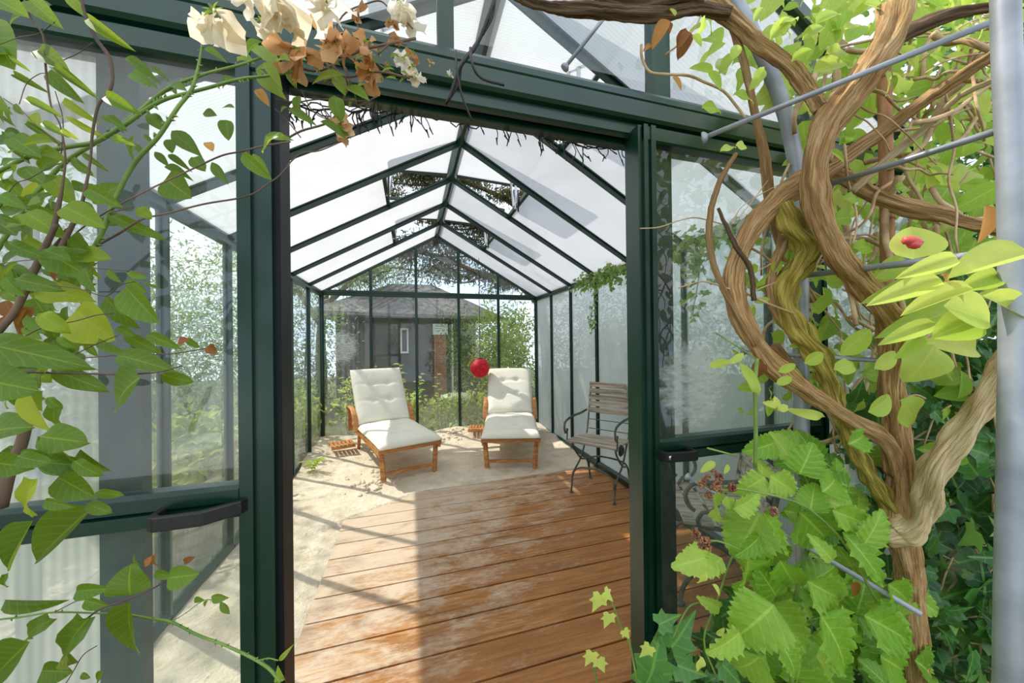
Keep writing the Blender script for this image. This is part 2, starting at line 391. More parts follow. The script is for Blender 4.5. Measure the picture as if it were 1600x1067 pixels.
def T_ivy():
    out = [(0,-.02),(.22,-.16),(.46,-.06),(.36,.12),(.52,.36),(.27,.40),(.16,.62),(0,1.0),(-.16,.62),(-.27,.40),(-.52,.36),(-.36,.12),(-.46,-.06),(-.22,-.16)]
    V = [(0,.2,0)]+[(x, y, .10*abs(x)-.15*max(0,y)**2+.05*abs(x)*math.sin(9*y)) for x, y in out]; n_ = len(out)
    UV = [(0,.2)]+[(x*1.6, y) for x, y in out]
    return np.array(V), [(0, i+1, (i+1) % n_+1) for i in range(n_)], UV
def T_simple():
    return np.array([(0,0,0),(.26,.45,.07),(0,1,-.1),(-.26,.45,.07)]), [(0,1,2),(0,2,3)], [(0,0),(1,.5),(0,1),(-1,.5)]
TP = {
 'ov': [T_blade(9,5,w_ov,.22,.20), T_blade(9,5,w_ov,.10,.32,wave=.05), T_blade(9,5,w_ov,.35,.06)],
 'he': [T_blade(12,7,w_heart,.16,.18,wave=.03), T_blade(12,7,w_heart,.25,.28)],
 'la': [T_blade(8,3,w_lan,.25,.15), T_blade(8,3,w_lan,.4,.3)],
 'br': [T_blade(22,9,w_heart,.18,.20,.10,.10), T_blade(22,9,w_heart,.30,.34,.10,.09)],
 'iv': [T_ivy()], 's': [T_simple()],
 'pe': [T_blade(8,7,lambda t: .15+.95*math.sin(PI*min(1,t*.66))**.9,.6,-.35,wave=.09), T_blade(8,7,lambda t: .12+.85*math.sin(PI*min(1,t*.64)),.4,.45,wave=.12)],
}
def unit(a): return a/(np.linalg.norm(a)+1e-9)
class Leaves:
    def __init__(s): s.V=[]; s.F=[]; s.T=[]; s.U=[]; s.n=0
    def put(s, kind, pos, d, nrm, size, wr=.6, tint=.5):
        tv, tf, uv = random.choice(TP[kind]); d = unit(np.array(d, float)); nrm = np.array(nrm, float)
        nrm = unit(nrm-d*np.dot(nrm, d)); x = np.cross(d, nrm)
        V = np.array(pos)+size*(tv[:, :1]*wr*x+tv[:, 1:2]*d+tv[:, 2:3]*nrm)
        s.V.append(V); s.F += [tuple(i+s.n for i in f) for f in tf]; s.n += len(V)
        s.T.append(np.full(len(V), tint)); s.U += uv
    def build(s, name, mat, parent=None):
        me = D.meshes.new(name); me.from_pydata(np.concatenate(s.V).tolist(), [], s.F); me.update()
        a = me.attributes.new('tint', 'FLOAT', 'POINT'); a.data.foreach_set('value', np.concatenate(s.T).astype(np.float32))
        a = me.attributes.new('luv', 'FLOAT_VECTOR', 'POINT'); a.data.foreach_set('vector', np.array([(x, y, 0) for x, y in s.U], dtype=np.float32).ravel())
        me.materials.append(mat); me.polygons.foreach_set('use_smooth', [True]*len(me.polygons))
        ob = D.objects.new(name, me); COL.objects.link(ob)
        if parent: ob.parent = parent
        return ob
def cloud(mat, n_, centre, rad, size, kind='s', wr=.6, parent=None, name='foliage', tr=(.1,.9), shell=.0, down=.3, clumps=0, tip=None, cs=.22):
    """leaves scattered in an ellipsoid, gathered in clumps like real twigs"""
    L = Leaves(); c = np.array(centre, float); r = np.array(rad, float)
    cc = []
    for _ in range(max(1, clumps)):
        q = unit(RNG.normal(0, 1, 3))*(shell+(1-shell)*RNG.random()**.4); cc.append(q)
    for i in range(n_):
        if clumps:
            k = RNG.integers(clumps); q = cc[k]+RNG.normal(0, cs, 3); tb = (k*37 % 100)/100*.4
        else: q = unit(RNG.normal(0, 1, 3))*(shell+(1-shell)*RNG.random()**.5); tb = .2
        p = c+q*r
        if p[2] < .0: p[2] = abs(p[2])*.3
        d = unit(RNG.normal(0, 1, 3)+unit(q)*.7-np.array([0,0,down])); nr = unit(RNG.normal(0, .7, 3)+np.array([0,0,1.]))
        L.put(kind, p, d, nr, size*RNG.uniform(.6, 1.25), wr, float(np.clip(RNG.uniform(*tr)*.6+tb, 0, 1)))
    return L.build(name, mat, parent)

# ================================================================ SETTING: the greenhouse shell
BW, BL = .6, .6104                 # bay width, bay length
ZE, ZR, HX = 2.03, 2.894, 1.52     # eave, ridge, half width
LY = 7*BL; SL = (ZR-ZE)/HX
def mull_profile(w=.036, d=.045):  # T shaped glazing bar
    return [(-w/2,0),(w/2,0),(w/2,-.012),(w*.2,-.012),(w*.2,-d),(-w*.2,-d),(-w*.2,-.012),(-w/2,-.012)]
def child(mb, name, mat, root, smooth=False): return mb.build(name, mat, root, smooth)
def setting(name, label, cat): return thing(name, label, cat, kind='structure')

tag(MB().box(-12, 12, -4, 16, -.30, -.06).build('ground', M_ground), 'dark garden soil around the greenhouse', 'ground', kind='structure')

# timber deck
dk = MB()
for k in range(19):
    y0 = .007-.172+k*.172
    dk.box(-.885, 1.50, y0+.005, y0+.167, -.028, 0)
dk.box(-.885, -.875, -.165, 3.1, -.05, -.004)
tag(dk.build('floor', M_deck), 'orange brown grooved wooden deck boards dusted with sand', 'floor', kind='structure')

# side walls
for side, nm, gm in ((-1, 'wall_left', M_glassleft), (1, 'wall_right', M_polywall)):
    r = setting(nm, 'clear glass side wall of the greenhouse in green frame' if side < 0 else 'ribbed milky twin-wall side wall behind the old garden chair', 'wall')
    X = side*HX
    for k in range(8):
        m_ = MB(); wd = .036 if 0 < k < 7 else .06
        m_.prof((X, k*BL, 0), (X, k*BL, ZE-.03), [(a, b) for a, b in [(-wd/2,.012),(wd/2,.012),(wd/2,-.006),(wd*.22,-.006),(wd*.22,-.03),(-wd*.22,-.03),(-wd*.22,-.006),(-wd/2,-.006)]], (0,1,0), (side,0,0))
        child(m_, 'mullion', M_green, r)
    for k in range(7):
        child(MB().quad((X, k*BL+.015, .05), (X, (k+1)*BL-.015, .05), (X, (k+1)*BL-.015, ZE-.02), (X, k*BL+.015, ZE-.02)), 'glass_pane' if side < 0 else 'ribbed_panel', gm, r)
    e = MB(); e.prof((X, -.02, ZE), (X, LY+.02, ZE), [(-.035,-.05),(.02,-.05),(.02,-.03),(.045,-.03),(.045,.0),(.02,.035),(-.015,.035),(-.015,-.005),(-.035,-.02)], (side,0,0), (0,0,1))
    child(e, 'eave_beam', M_green, r)
    e = MB(); e.prof((X, -.02, 0), (X, LY+.02, 0), [(-.03,-.08),(.03,-.08),(.03,.05),(.012,.07),(-.012,.07),(-.03,.05)], (side,0,0), (0,0,1))
    child(e, 'bottom_rail', M_green, r)

def roofz(x): return ZR-abs(x)*SL
# gable walls
def gable(nm, Y, lab, pane, out, door=False):
    r = setting(nm, lab, 'wall')
    s = 1 if out > 0 else -1
    for x in (-1.5, -.9, -.3, .3, .9, 1.5):
        big = door and x in (-.9, .3)
        w_ = .062 if big else .038
        z0 = 1.9 if (door and abs(x+.3) < .01) else 0
        m_ = MB(); top = roofz(x)-.02
        m_.prof((x, Y, z0), (x, Y, top), [(-w_/2,.014*s),(w_/2,.014*s),(w_/2,-.012*s),(w_*.42,-.014*s),(w_*.25,-.014*s),(w_*.25,-.036*s),(-w_*.25,-.036*s),(-w_*.25,-.014*s),(-w_*.42,-.014*s),(-w_/2,-.012*s)], (1,0,0), (0,1,0))
        child(m_, 'mullion', M_green_dull if big else M_green, r)
    m_ = MB(); m_.bar((-1.52, Y, ZE-.005), (1.52, Y, ZE-.005), .05, .075); m_.bar((-1.52, Y-.028*s, ZE+.012), (1.52, Y-.028*s, ZE+.012), .012, .03)
    if not door: child(m_, 'cross_beam', M_green, r)
    m_ = MB(); m_.bar((-1.52, Y, -.01), (-.9 if door else 1.52, Y, -.01), .05, .12)
    if door: m_.bar((.3, Y, -.01), (1.52, Y, -.01), .05, .12)
    child(m_, 'bottom_rail', M_green, r)
    for q in (-1, 1):
        m_ = MB(); m_.bar((q*HX, Y, ZE), (0, Y, ZR-.012), .045, .05); child(m_, 'rafter', M_green, r)
    zt = ZE+.03
    for i, (a, b) in enumerate(zip((-1.5,-.9,-.3,.3,.9), (-.9,-.3,.3,.9,1.5))):
        mid = [(b, roofz(b)-.03), (a, roofz(a)-.03)]
        if a*b < 0: mid = [(b, roofz(b)-.03), (0, ZR-.03), (a, roofz(a)-.03)]
        pts = [(a, zt), (b, zt)]+mid
        child(MB().add([(x, Y, z) for x, z in pts], [tuple(range(len(pts)))]), 'gable_pane', M_glass, r)
        if door and i in (1, 2): continue
        pm = pane[i]
        child(MB().quad((a+.01, Y, .05), (b-.01, Y, .05), (b-.01, Y, zt-.05), (a+.01, Y, zt-.05)), 'lower_pane', pm, r)
    return r
gable('wall_back', LY, 'glazed back gable wall behind the sun loungers', [M_glasssmear, M_glassback, M_glassback, M_glassback, M_glassback], 1)
wf_ = gable('wall_front', 0, 'green framed front gable wall with the door opening', [M_polyfront, None, None, M_glass, M_glass], -1, True)
# door track: moulded header the sliding doors hang from
h = MB(); h.prof((-1.75, -.03, 0), (1.62, -.03, 0), [(.045,1.895),(.045,1.998),(.02,1.998),(.0,1.990),(-.024,1.988),(-.032,1.976),(-.034,1.960),(-.031,1.957),(-.034,1.954),(-.036,1.912),(-.030,1.905),(-.018,1.902),(-.018,1.876),(-.014,1.872),(.0,1.872),(.0,1.888),(.02,1.888)], (0,1,0), (0,0,1))
child(h, 'door_track', M_green, wf_)
h = MB().bar((-1.75, .005, 1.878), (1.62, .005, 1.878), .03, .02); child(h, 'track_seal', M_green, wf_)

# roof
rf = setting('ceiling', 'pitched roof of milky twin-wall sheets on green rafters', 'roof')
VB = {1, 3, 5}; VX = .56
for q in (-1, 1):
    for k in range(1, 7):
        m_ = MB(); a = Vector((q*HX, k*BL, ZE)); b = Vector((0, k*BL, ZR-.01)); d = (b-a).normalized(); up = Vector((q*SL, 0, 1)).normalized()
        m_.prof(a, b, [(-.02,.008),(.02,.008),(.02,-.004),(.008,-.004),(.006,-.035),(-.006,-.035),(-.008,-.004),(-.02,-.004)], (0,1,0), up)
        child(m_, 'rafter', M_green, rf)
    for k in range(7):
        x0 = VX if k in VB else .03
        y0, y1 = k*BL+.01, (k+1)*BL-.01
        child(MB().quad((q*(HX+.04), y0, roofz(HX+.04)), (q*(HX+.04), y1, roofz(HX+.04)), (q*x0, y1, roofz(x0)), (q*x0, y0, roofz(x0))), 'roof_sheet', M_polyroof, rf)
m_ = MB(); m_.prof((0, -.03, ZR), (0, LY+.03, ZR), [(-.03,-.03),(-.012,-.05),(.012,-.05),(.03,-.03),(.045,-.01),(.02,.02),(0,.03),(-.02,.02),(-.045,-.01)], (1,0,0), (0,0,1))
child(m_, 'ridge_beam', M_green, rf)
# roof vents, hinged at the ridge and propped open
names = ['nearest', 'middle', 'farthest']
wn_ = 0
for q in (-1, 1):
    for i, k in enumerate(sorted(VB)):
        wn_ += 1
        y0, y1 = k*BL+.012, (k+1)*BL-.012
        r = setting('window_%d' % wn_, 'open roof vent, %s of three on the %s slope' % (names[i], 'left' if q < 0 else 'right'), 'roof window')
        f = MB(); zl = roofz(VX)
        f.bar((q*VX, y0, zl), (q*VX, y1, zl), .03, .04)
        child(f, 'sill_bar', M_green, r)
        # leaf of the vent swings up about the ridge
        L_ = VX/math.cos(math.atan(SL)); an = math.atan(SL)-math.radians(27); hx, hz = q*.03, ZR+.012
        ex, ez = q*(.03+L_*math.cos(an)), hz-L_*math.sin(an)
        f = MB()
        f.bar((hx, y0, hz), (ex, y0, ez), .028, .028); f.bar((hx, y1, hz), (ex, y1, ez), .028, .028)
        f.bar((ex, y0, ez), (ex, y1, ez), .03, .03); f.bar((hx, y0, hz), (hx, y1, hz), .03, .03)
        child(f, 'vent_frame', M_green, r)
        child(MB().quad((hx, y0, hz), (hx, y1, hz), (ex, y1, ez), (ex, y0, ez)), 'vent_sheet', M_polyroof, r)
        ym = (y0+y1)/2+.05
        a = MB(); a.bar((q*(VX-.01), ym, zl+.01), (ex-q*.13, ym-.03, ez+.06), .022, .016); a.bar((q*(VX-.02), ym+.04, zl+.01), (ex-q*.18, ym+.02, ez+.1), .02, .010)
        a.lathe((q*(VX-.01), ym, zl-.02), [(0,-.01),(.014,-.01),(.014,.05),(0,.05)], 10)
        child(a, 'opener_arm', M_steel, r)
        a = MB(); a.bar((q*(VX-.02), ym-.10, zl-.09), (q*(VX-.02), ym-.10, zl+.10), .012, .012)
        child(a, 'casement_stay', M_black, r)

# sliding doors
def handle(x0, x1, z, yf, root, left):
    """pull handle: a grip bowed out from two feet"""
    h_ = MB(); d_ = .042; t = .009; hh = .024
    P_ = [(x0, yf), (x0+.02 if left else x0+.008, yf-d_), (x1-.008 if left else x1-.02, yf-d_), (x1, yf)]
    if left: P_ = [(x0, yf), (x0, yf-d_*.8), (x0+.012, yf-d_), (x1-.05, yf-d_), (x1-.006, yf-.012), (x1, yf)]
    else: P_ = [(x0, yf), (x0+.004, yf-.030), (x0+.05, yf-d_*.9), (x1-.012, yf-d_), (x1, yf-d_*.8), (x1, yf)]
    P_ = P_
    cx = (x0+x1)/2
    inn = []
    for (x, y) in P_:
        inn.append((x+(t if x < cx else -t)*1.1, min(yf, y+t)))
    V = []; n_ = len(P_)
    for z_ in (z-hh/2, z+hh/2):
        V += [(x, y, z_) for x, y in P_]+[(x, y, z_) for x, y in inn]
    F = []
    for i in range(n_-1):
        F += [(i, i+1, 2*n_+i+1, 2*n_+i), (n_+i, 3*n_+i, 3*n_+i+1, n_+i+1), (i, n_+i, n_+i+1, i+1), (2*n_+i, 2*n_+i+1, 3*n_+i+1, 3*n_+i)]
    h_.add(V, F)
    ob = child(h_, 'handle', M_black, root)
    b_ = ob.modifiers.new('b', 'BEVEL'); b_.width = .002; b_.segments = 2
    s_ = MB()
    for xs in ((x1-.012,) if left else (x0+.014,)):
        s_.lathe((xs, yf-.012 if left else yf-.030, z), [(0,-.006),(.0055,-.006),(.0065,0),(.0055,.004)], 12, (0.3,-1,0))
    child(s_, 'screw', M_steel, ob)
def sliding_door(nm, lab, x0, x1, y, gl, left):
    r = setting(nm, lab, 'door')
    def stile(x, w_, inner):
        m_ = MB()
        m_.prof((x, y, -.02), (x, y, 1.885), [(-w_/2,-.020),(-.006,-.020),(-.006,-.012),(.004,-.012),(.004,-.020),(w_/2,-.020),(w_/2,.016),(-w_/2,.016)], (1,0,0), (0,1,0))
        child(m_, 'stile', M_green, r)
    wd = .056 if left else .036
    stile(x0+wd/2, wd, 0); stile(x1-wd/2, wd, 0)
    ins = x1-.004 if left else x0+.004
    # meeting edge strip with dark brush seal
    e = MB()
    if left: e.box(x1, x1+.012, y-.012, y+.045, -.02, 1.885)
    else: e.box(x0-.012, x0, y-.012, y+.045, -.02, 1.885)
    child(e, 'edge_seal', M_rubber if left else M_green, r)
    m_ = MB(); zr = 1.045
    m_.prof((x0+wd, y, zr), (x1-wd, y, zr), [(-.022,-.026),(-.022,-.004),(-.014,-.001),(-.022,.002),(-.022,.024),(-.012,.030),(.014,.030),(.014,-.026)], (0,1,0), (0,0,1))
    child(m_, 'mid_rail', M_green, r)
    m_ = MB(); m_.bar((x0, y, 1.865), (x1, y, 1.865), .034, .04); child(m_, 'top_rail', M_green, r)
    m_ = MB(); m_.bar((x0, y, .02), (x1, y, .02), .034, .07); child(m_, 'bottom_rail', M_green, r)
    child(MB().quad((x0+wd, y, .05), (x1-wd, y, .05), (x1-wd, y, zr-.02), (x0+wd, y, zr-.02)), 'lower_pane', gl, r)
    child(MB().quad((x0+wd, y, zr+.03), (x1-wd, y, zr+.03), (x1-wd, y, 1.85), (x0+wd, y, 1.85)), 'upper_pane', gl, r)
    if left: handle(x1-.172, x1-wd+.014, zr-.006, y-.020, r, True)
    else: handle(x0+.028, x0+.125, zr-.006, y-.020, r, False)
    return r
sliding_door('door_1', 'left sliding glass door slid halfway open', -1.29, -.634, -.06, M_glassdoor, True)
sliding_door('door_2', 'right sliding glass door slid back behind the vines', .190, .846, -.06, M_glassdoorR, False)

# ================================================================ sand
def sandz(x, y):
    back = min(1, max(0, (y-2.35-.12*math.sin(x*3.1))/1.9)); back = back*back*(3-2*back)
    z = -.022+.105*back
    l = min(1, max(0, (-.86-x)/.5)); z += .045*l*(.4+.6*min(1, max(0, y/1.5)))
    z += .016*math.sin(x*5.3+y*2.1)*math.sin(y*4.1-x)*(.35+back)
    z += .06*math.exp(-((x-.15)**2/.06+(y-4.05)**2/.05))+.035*math.exp(-((x+.62)**2/.03+(y-2.62)**2/.02))
    edge = 2.05+(x+.885)*.62 if x < -.30 else 2.41+.045*(x+.3)      # where sand has drifted over the boards
    if y > edge: z = max(z, .004+.03*min(1, (y-edge)/.5))
    elif x > -.89: z = min(z, -.02)
    return z
nx, ny = 150, 214; V = []; F = []
from mathutils import noise as mn
for j in range(ny):
    for i in range(nx):
        x = -HX+2*HX*i/(nx-1); y = .02+(LY-.03)*j/(ny-1)
        z = sandz(x, y)
        n1 = mn.noise(Vector((x*9, y*9, 0))); n2 = mn.noise(Vector((x*26, y*26, 3)))
        rough = .35+max(0, mn.noise(Vector((x*2.2, y*2.2, 9))))*3.6+1.2*math.exp(-((x+.66)**2/.05+(y-2.65)**2/.07))+1.4*math.exp(-((x-.2)**2/.08+(y-4)**2/.06))
        if x < -.9 or z > .0: z += .007*n1*rough+.006*abs(n2)*rough
        V.append((x, y, z))
for j in range(ny-1):
    for i in range(nx-1):
        a = j*nx+i; F.append((a, a+1, a+nx+1, a+nx))
tag(MB().add(V, F).build('sand', M_sand, smooth=True), 'pale beach sand filling the greenhouse around the deck', 'sand', kind='stuff')
SANDZ = sandz

# crumbly clods and stones on the sand
def clod(x, y, s, mat, nm, lab, cat, grp=None):
    b = MB(); V = []; n_ = 9; m_ = 7
    sq = RNG.uniform(.7, 1.2, 3)
    for i in range(m_+1):
        th = PI*i/m_
        for j in range(n_):
            ph = 2*PI*j/n_; d = Vector((math.sin(th)*math.cos(ph), math.sin(th)*math.sin(ph), math.cos(th)))
            rr = s*(1+.35*mn.noise(d*1.7+Vector((x*9, y*9, 0))))
            V.append((d.x*rr*sq[0], d.y*rr*sq[1], d.z*rr*.65))
    F = [(i*n_+j, i*n_+(j+1) % n_, (i+1)*n_+(j+1) % n_, (i+1)*n_+j) for i in range(m_) for j in range(n_)]
    ob = b.add(V, F).build(nm, mat, smooth=True); ob.location = (x, y, SANDZ(x, y)+s*.25); return tag(ob, lab, cat, grp)
for q in range(110):
    if q < 60: x, y = RNG.normal(-.68, .14), RNG.normal(2.68, .16)
    else: x, y = RNG.normal(.20, .18), RNG.normal(3.92, .12)
    y = min(y, 4.15)
    clod(x, y, RNG.uniform(.008, .028), M_sand, 'sand_clod', 'crumbly clod of sand at the foot of the left sun lounger' if q < 60 else 'crumbly clod of sand between the sun loungers near the back wall', 'clod', 'sand clods by the left lounger' if q < 60 else 'sand clods by the back wall')
clod(-.70, 2.80, .028, M_stone, 'stone', 'rounded yellowish stone beside the left lounger front foot', 'stone')
clod(-.64, 2.74, .038, M_stone, 'stone', 'large pale broken stone in front of left lounger leg', 'stone')

# ================================================================ sun loungers
def lounger(name, label, foot, ang, L1, tilt, Lb, tray_side):
    """local frame: +Y from foot to head, origin under the foot end"""
    W2 = .30
    r = thing(name, label, 'sun lounger', foot, ang, 'wooden sun loungers on the sand')
    H = .30
    f = MB()
    for s in (-1, 1): f.bar((s*(W2-.012), 0, H-.02), (s*(W2-.012), 1.42, H-.02), .024, .062)
    f.bar((-W2-.01, .012, H-.005), (W2+.01, .012, H-.005), .026, .034); f.bar((-W2, 1.40, H-.02), (W2, 1.40, H-.02), .024, .06)
    child(f, 'frame', M_teak, r)
    for k in range(9):
        y = .07+k*(L1-.10)/8
        child(MB().box(-W2+.024, W2-.024, y-.024, y+.024, H-.004, H+.012), 'seat_slat', M_teak, r)
    for s in (-1, 1):
        child(MB().bar((s*(W2-.03), .06, H-.03), (s*(W2-.05), .02+.03, -.01), .032, .045), 'leg', M_teak, r)
        child(MB().bar((s*(W2-.04), L1+.12, H-.03), (s*(W2-.04), L1+.22, .0), .03, .05), 'leg', M_teak, r)
    child(MB().bar((-W2+.05, .045, .075), (W2-.05, .045, .075), .02, .032), 'stretcher', M_teak, r)
    bk = MB(); c_, s_ = math.cos(tilt), math.sin(tilt)
    pb = lambda x, t, n_=0: (x, L1+t*c_-n_*s_, H+.01+t*s_+n_*c_)
    for s in (-1, 1): bk.bar(pb(s*(W2-.05), 0), pb(s*(W2-.05), Lb-.02), .022, .04)
    for k in range(8):
        t = .05+k*(Lb-.1)/7; bk.bar(pb(-W2+.04, t, .02), pb(W2-.04, t, .02), .05, .014, up=(0, -s_, c_))
    child(bk, 'backrest', M_teak, r)
    for q in (-1, 1): child(MB().bar(pb(q*(W2-.05), Lb*.55, -.02), (q*(W2-.05), L1+Lb*.55*c_+.10, H-.03), .02, .03), 'prop', M_teak, r)
    for s in (-1, 1):
        a = MB()
        pts = [(.0, 0, .0), (0, .10, .17), (0, .22, .235), (0, .40, .235), (0, .50, .20)]
        a.tube([(s*(W2+.030), L1-.06+p[1], H-.0+p[2]) for p in pts], .03, 6, 3, flat=.5)
        a.bar((s*(W2+.028), L1+.36, H-.06), (s*(W2+.028), L1+.36, H+.23), .026, .04)
        child(a, 'armrest', M_teak, r)
    # pull-out slatted tray
    s = tray_side; t_ = thing_part = MB()
    ty = L1+.16
    t_.box(*sorted((s*(W2+.02), s*(W2+.27))), ty-.12, ty-.095, .115, .145); t_.box(*sorted((s*(W2+.02), s*(W2+.27))), ty+.095, ty+.12, .115, .145)
    for k in range(6): t_.box(*sorted((s*(W2+.03+k*.042), s*(W2+.03+k*.042+.03))), ty-.12, ty+.12, .145, .155)
    child(t_, 'side_tray', M_teak, r)
    # cushion lies on the lounger: a thing of its own
    c = thing('lounger_cushion', label.replace('wooden sun lounger', 'buttoned cream cushion lying on the lounger').replace('with cream cushion ', ''), 'cushion', (foot[0], foot[1], foot[2]), ang, 'cream lounger cushions')
    def pad(Lp, fn, tuft, nm):
        NX, NY = 29, 45; wc = W2+.005; V = []
        for lay in (1, 0):
            for j in range(NY):
                for i in range(NX):
                    u = i/(NX-1)*2-1; v = j/(NY-1)
                    ed = (1-abs(u)**5)*(1-abs(2*v-1)**9); T = .030+.055*ed**.5
                    for (tu, tv) in tuft:
                        dd = ((u-tu)*wc)**2+((v-tv)*Lp)**2; T -= .030*math.exp(-dd/.0011)
                        T -= .008*math.exp(-((v-tv)*Lp)**2/.0004)*(.6+.4*math.cos(u*4))
                    T += .004*math.sin(u*7+v*9)*ed
                    xx = u*wc*(1-.012*math.sin(v*5)); V.append(fn(xx, v*Lp, T if lay else .012*(1-ed)+.0))
        n_ = NX*NY
        F = [(j*NX+i, j*NX+i+1, (j+1)*NX+i+1, (j+1)*NX+i) for j in range(NY-1) for i in range(NX-1)]
        F += [tuple(reversed([a+n_ for a in f_])) for f_ in F]
        rim = [i for i in range(NX)]+[j*NX+NX-1 for j in range(1, NY)]+[(NY-1)*NX+i for i in range(NX-2, -1, -1)]+[j*NX for j in range(NY-2, 0, -1)]
        F += [(rim[(k+1) % len(rim)], rim[k], rim[k]+n_, rim[(k+1) % len(rim)]+n_) for k in range(len(rim))]
        ob = MB().add(V, F).build(nm, M_cush, c, True)
        pts = [Vector(V[k])*.5+Vector(V[k+n_])*.5 for k in rim[::3]]; pts.append(pts[0])
        MB().tube([tuple(p) for p in pts], .006, 6, 1).build('piping', M_pipe, ob, True)
    pad(L1+.03, lambda x, y, z: (x, y-.03, H+.016+z-.02*max(0, .1-y)*2), [(-.3,.3),(.3,.3),(-.3,.62),(.3,.62)], 'seat_pad')
    pad(Lb+.02, lambda x, y, z: (x, L1+.03+y*c_-(z+.03)*s_, H+.045+y*s_+(z+.02)*c_), [(-.32,.38),(.32,.38),(-.32,.68),(.32,.68)], 'back_pad')
    return r
lounger('sun_lounger', 'wooden sun lounger with cream cushion on the left, angled to the deck', (-.385, 2.68, .03), math.atan2(.31, .95), .98, math.radians(54), .73, -1)
lounger('sun_lounger', 'wooden sun lounger with cream cushion on the right, facing the camera', (.60, 2.62, .02), -math.atan2(.27, .96), 1.05, math.radians(47), .73, -1)

# ================================================================ folding garden chair
def garden_chair():
    a = np.array([.955, 1.99]); e = np.array([.6, -.8]); nn = np.array([.8, .6]); ctr = a+e*.215+nn*.17
    r = thing('garden_chair', 'weathered slatted folding chair with iron frame on the deck', 'chair', (ctr[0], ctr[1], 0), math.atan2(e[1], e[0]))
    # local: x along the seat front (towards camera right), y backwards
    hw = .215; fy, by = -.17, .15
    for k in range(5): child(MB().bar((-hw-.01, fy+k*.075, .452+(.006 if k == 0 else .010-.004*k)), (hw+.01, fy+k*.075, .452+(.006 if k == 0 else .010-.004*k)), .062, .016), 'seat_slat', M_oldwood, r)
    for k in range(5):
        z = .672+k*.060; y = by+.03+(z-.45)*.20
        child(MB().bar((-hw+.01, y, z), (hw+.065, y, z), .014, .048), 'back_slat', M_oldwood, r)
    for s in (-1, 1):
        f = MB(); x = s*(hw-.015)
        f.tube([(x+.03*s*0, by+.02, .44), (x, by+.07, .62), (x, by+.145, .93)], .008, 8, 4)
        child(f, 'back_post', M_iron, r)
        g = MB(); x = s*(hw+.012)
        g.tube([(x, by+.08, .665), (x, by-.05, .655), (x, by-.20, .655), (x, fy-.02, .635), (x, fy-.055, .59), (x, fy-.04, .535), (x, fy-.005, .545), (x, fy+.0, .56)], .0085, 8, 4, flat=1.4)
        g.tube([(x, fy-.01, .565), (x, fy-.005, .50), (x, fy-.02, .44)], .007, 8, 3)
        child(g, 'armrest', M_iron, r)
        l = MB(); x = s*(hw-.02)
        l.tube([(x, fy+.03, .445), (x, fy+.06, .38), (x, fy+.20, .25), (x, fy+.33, .20), (x, by+.08, .02)], .0085, 8, 4)
        l.lathe((x, by+.08, 0), [(0,0),(.018,0),(.018,.006),(.008,.010),(.008,.03)], 12); child(l, 'leg', M_iron, r)
        l = MB(); l.tube([(x, by+.02, .445), (x, fy+.20, .26), (x, fy+.04, .16), (x, fy+.0, .02)], .0085, 8, 4)
        l.lathe((x, fy, 0), [(0,0),(.018,0),(.018,.006),(.008,.010),(.008,.03)], 12); child(l, 'leg', M_iron, r)
    c = MB(); c.tube([(-hw+.02, fy+.005, .10), (-hw+.04, fy+.01, .19), (-hw+.11, fy+.01, .235), (0, fy+.01, .245), (hw-.11, fy+.01, .235), (hw-.04, fy+.01, .19), (hw-.02, fy+.005, .10)], .008, 8, 4); child(c, 'front_hoop', M_iron, r)
    c = MB(); c.tube([(-hw+.02, by+.05, .10), (-hw+.05, by+.04, .22), (0, by+.03, .25), (hw-.05, by+.04, .22), (hw-.02, by+.05, .10)], .008, 8, 4); child(c, 'rear_hoop', M_iron, r)
    for z in (.50, .585): child(MB().tube([(-hw+.015, by+.03+(z-.45)*.2, z), (hw-.015, by+.03+(z-.45)*.2, z)], .004, 6, 1), 'cross_rod', M_iron, r)
    k = MB()
    for q in range(5):
        R = .042-.003*q; cx, cy_, cz = hw+.045, fy-.02, .455
        k.tube([(cx+.003*q, cy_+R*math.cos(t), cz+R*math.sin(t)) for t in np.linspace(0, 2*PI, 22)], .006, 6, 1)
    ob = k.build('cable_coil', M_black); ob.location = (ctr[0], ctr[1], 0); ob.rotation_euler = (0, 0, math.atan2(e[1], e[0]))
    tag(ob, 'black cable coil hanging on the garden chair arm', 'cable')
garden_chair()

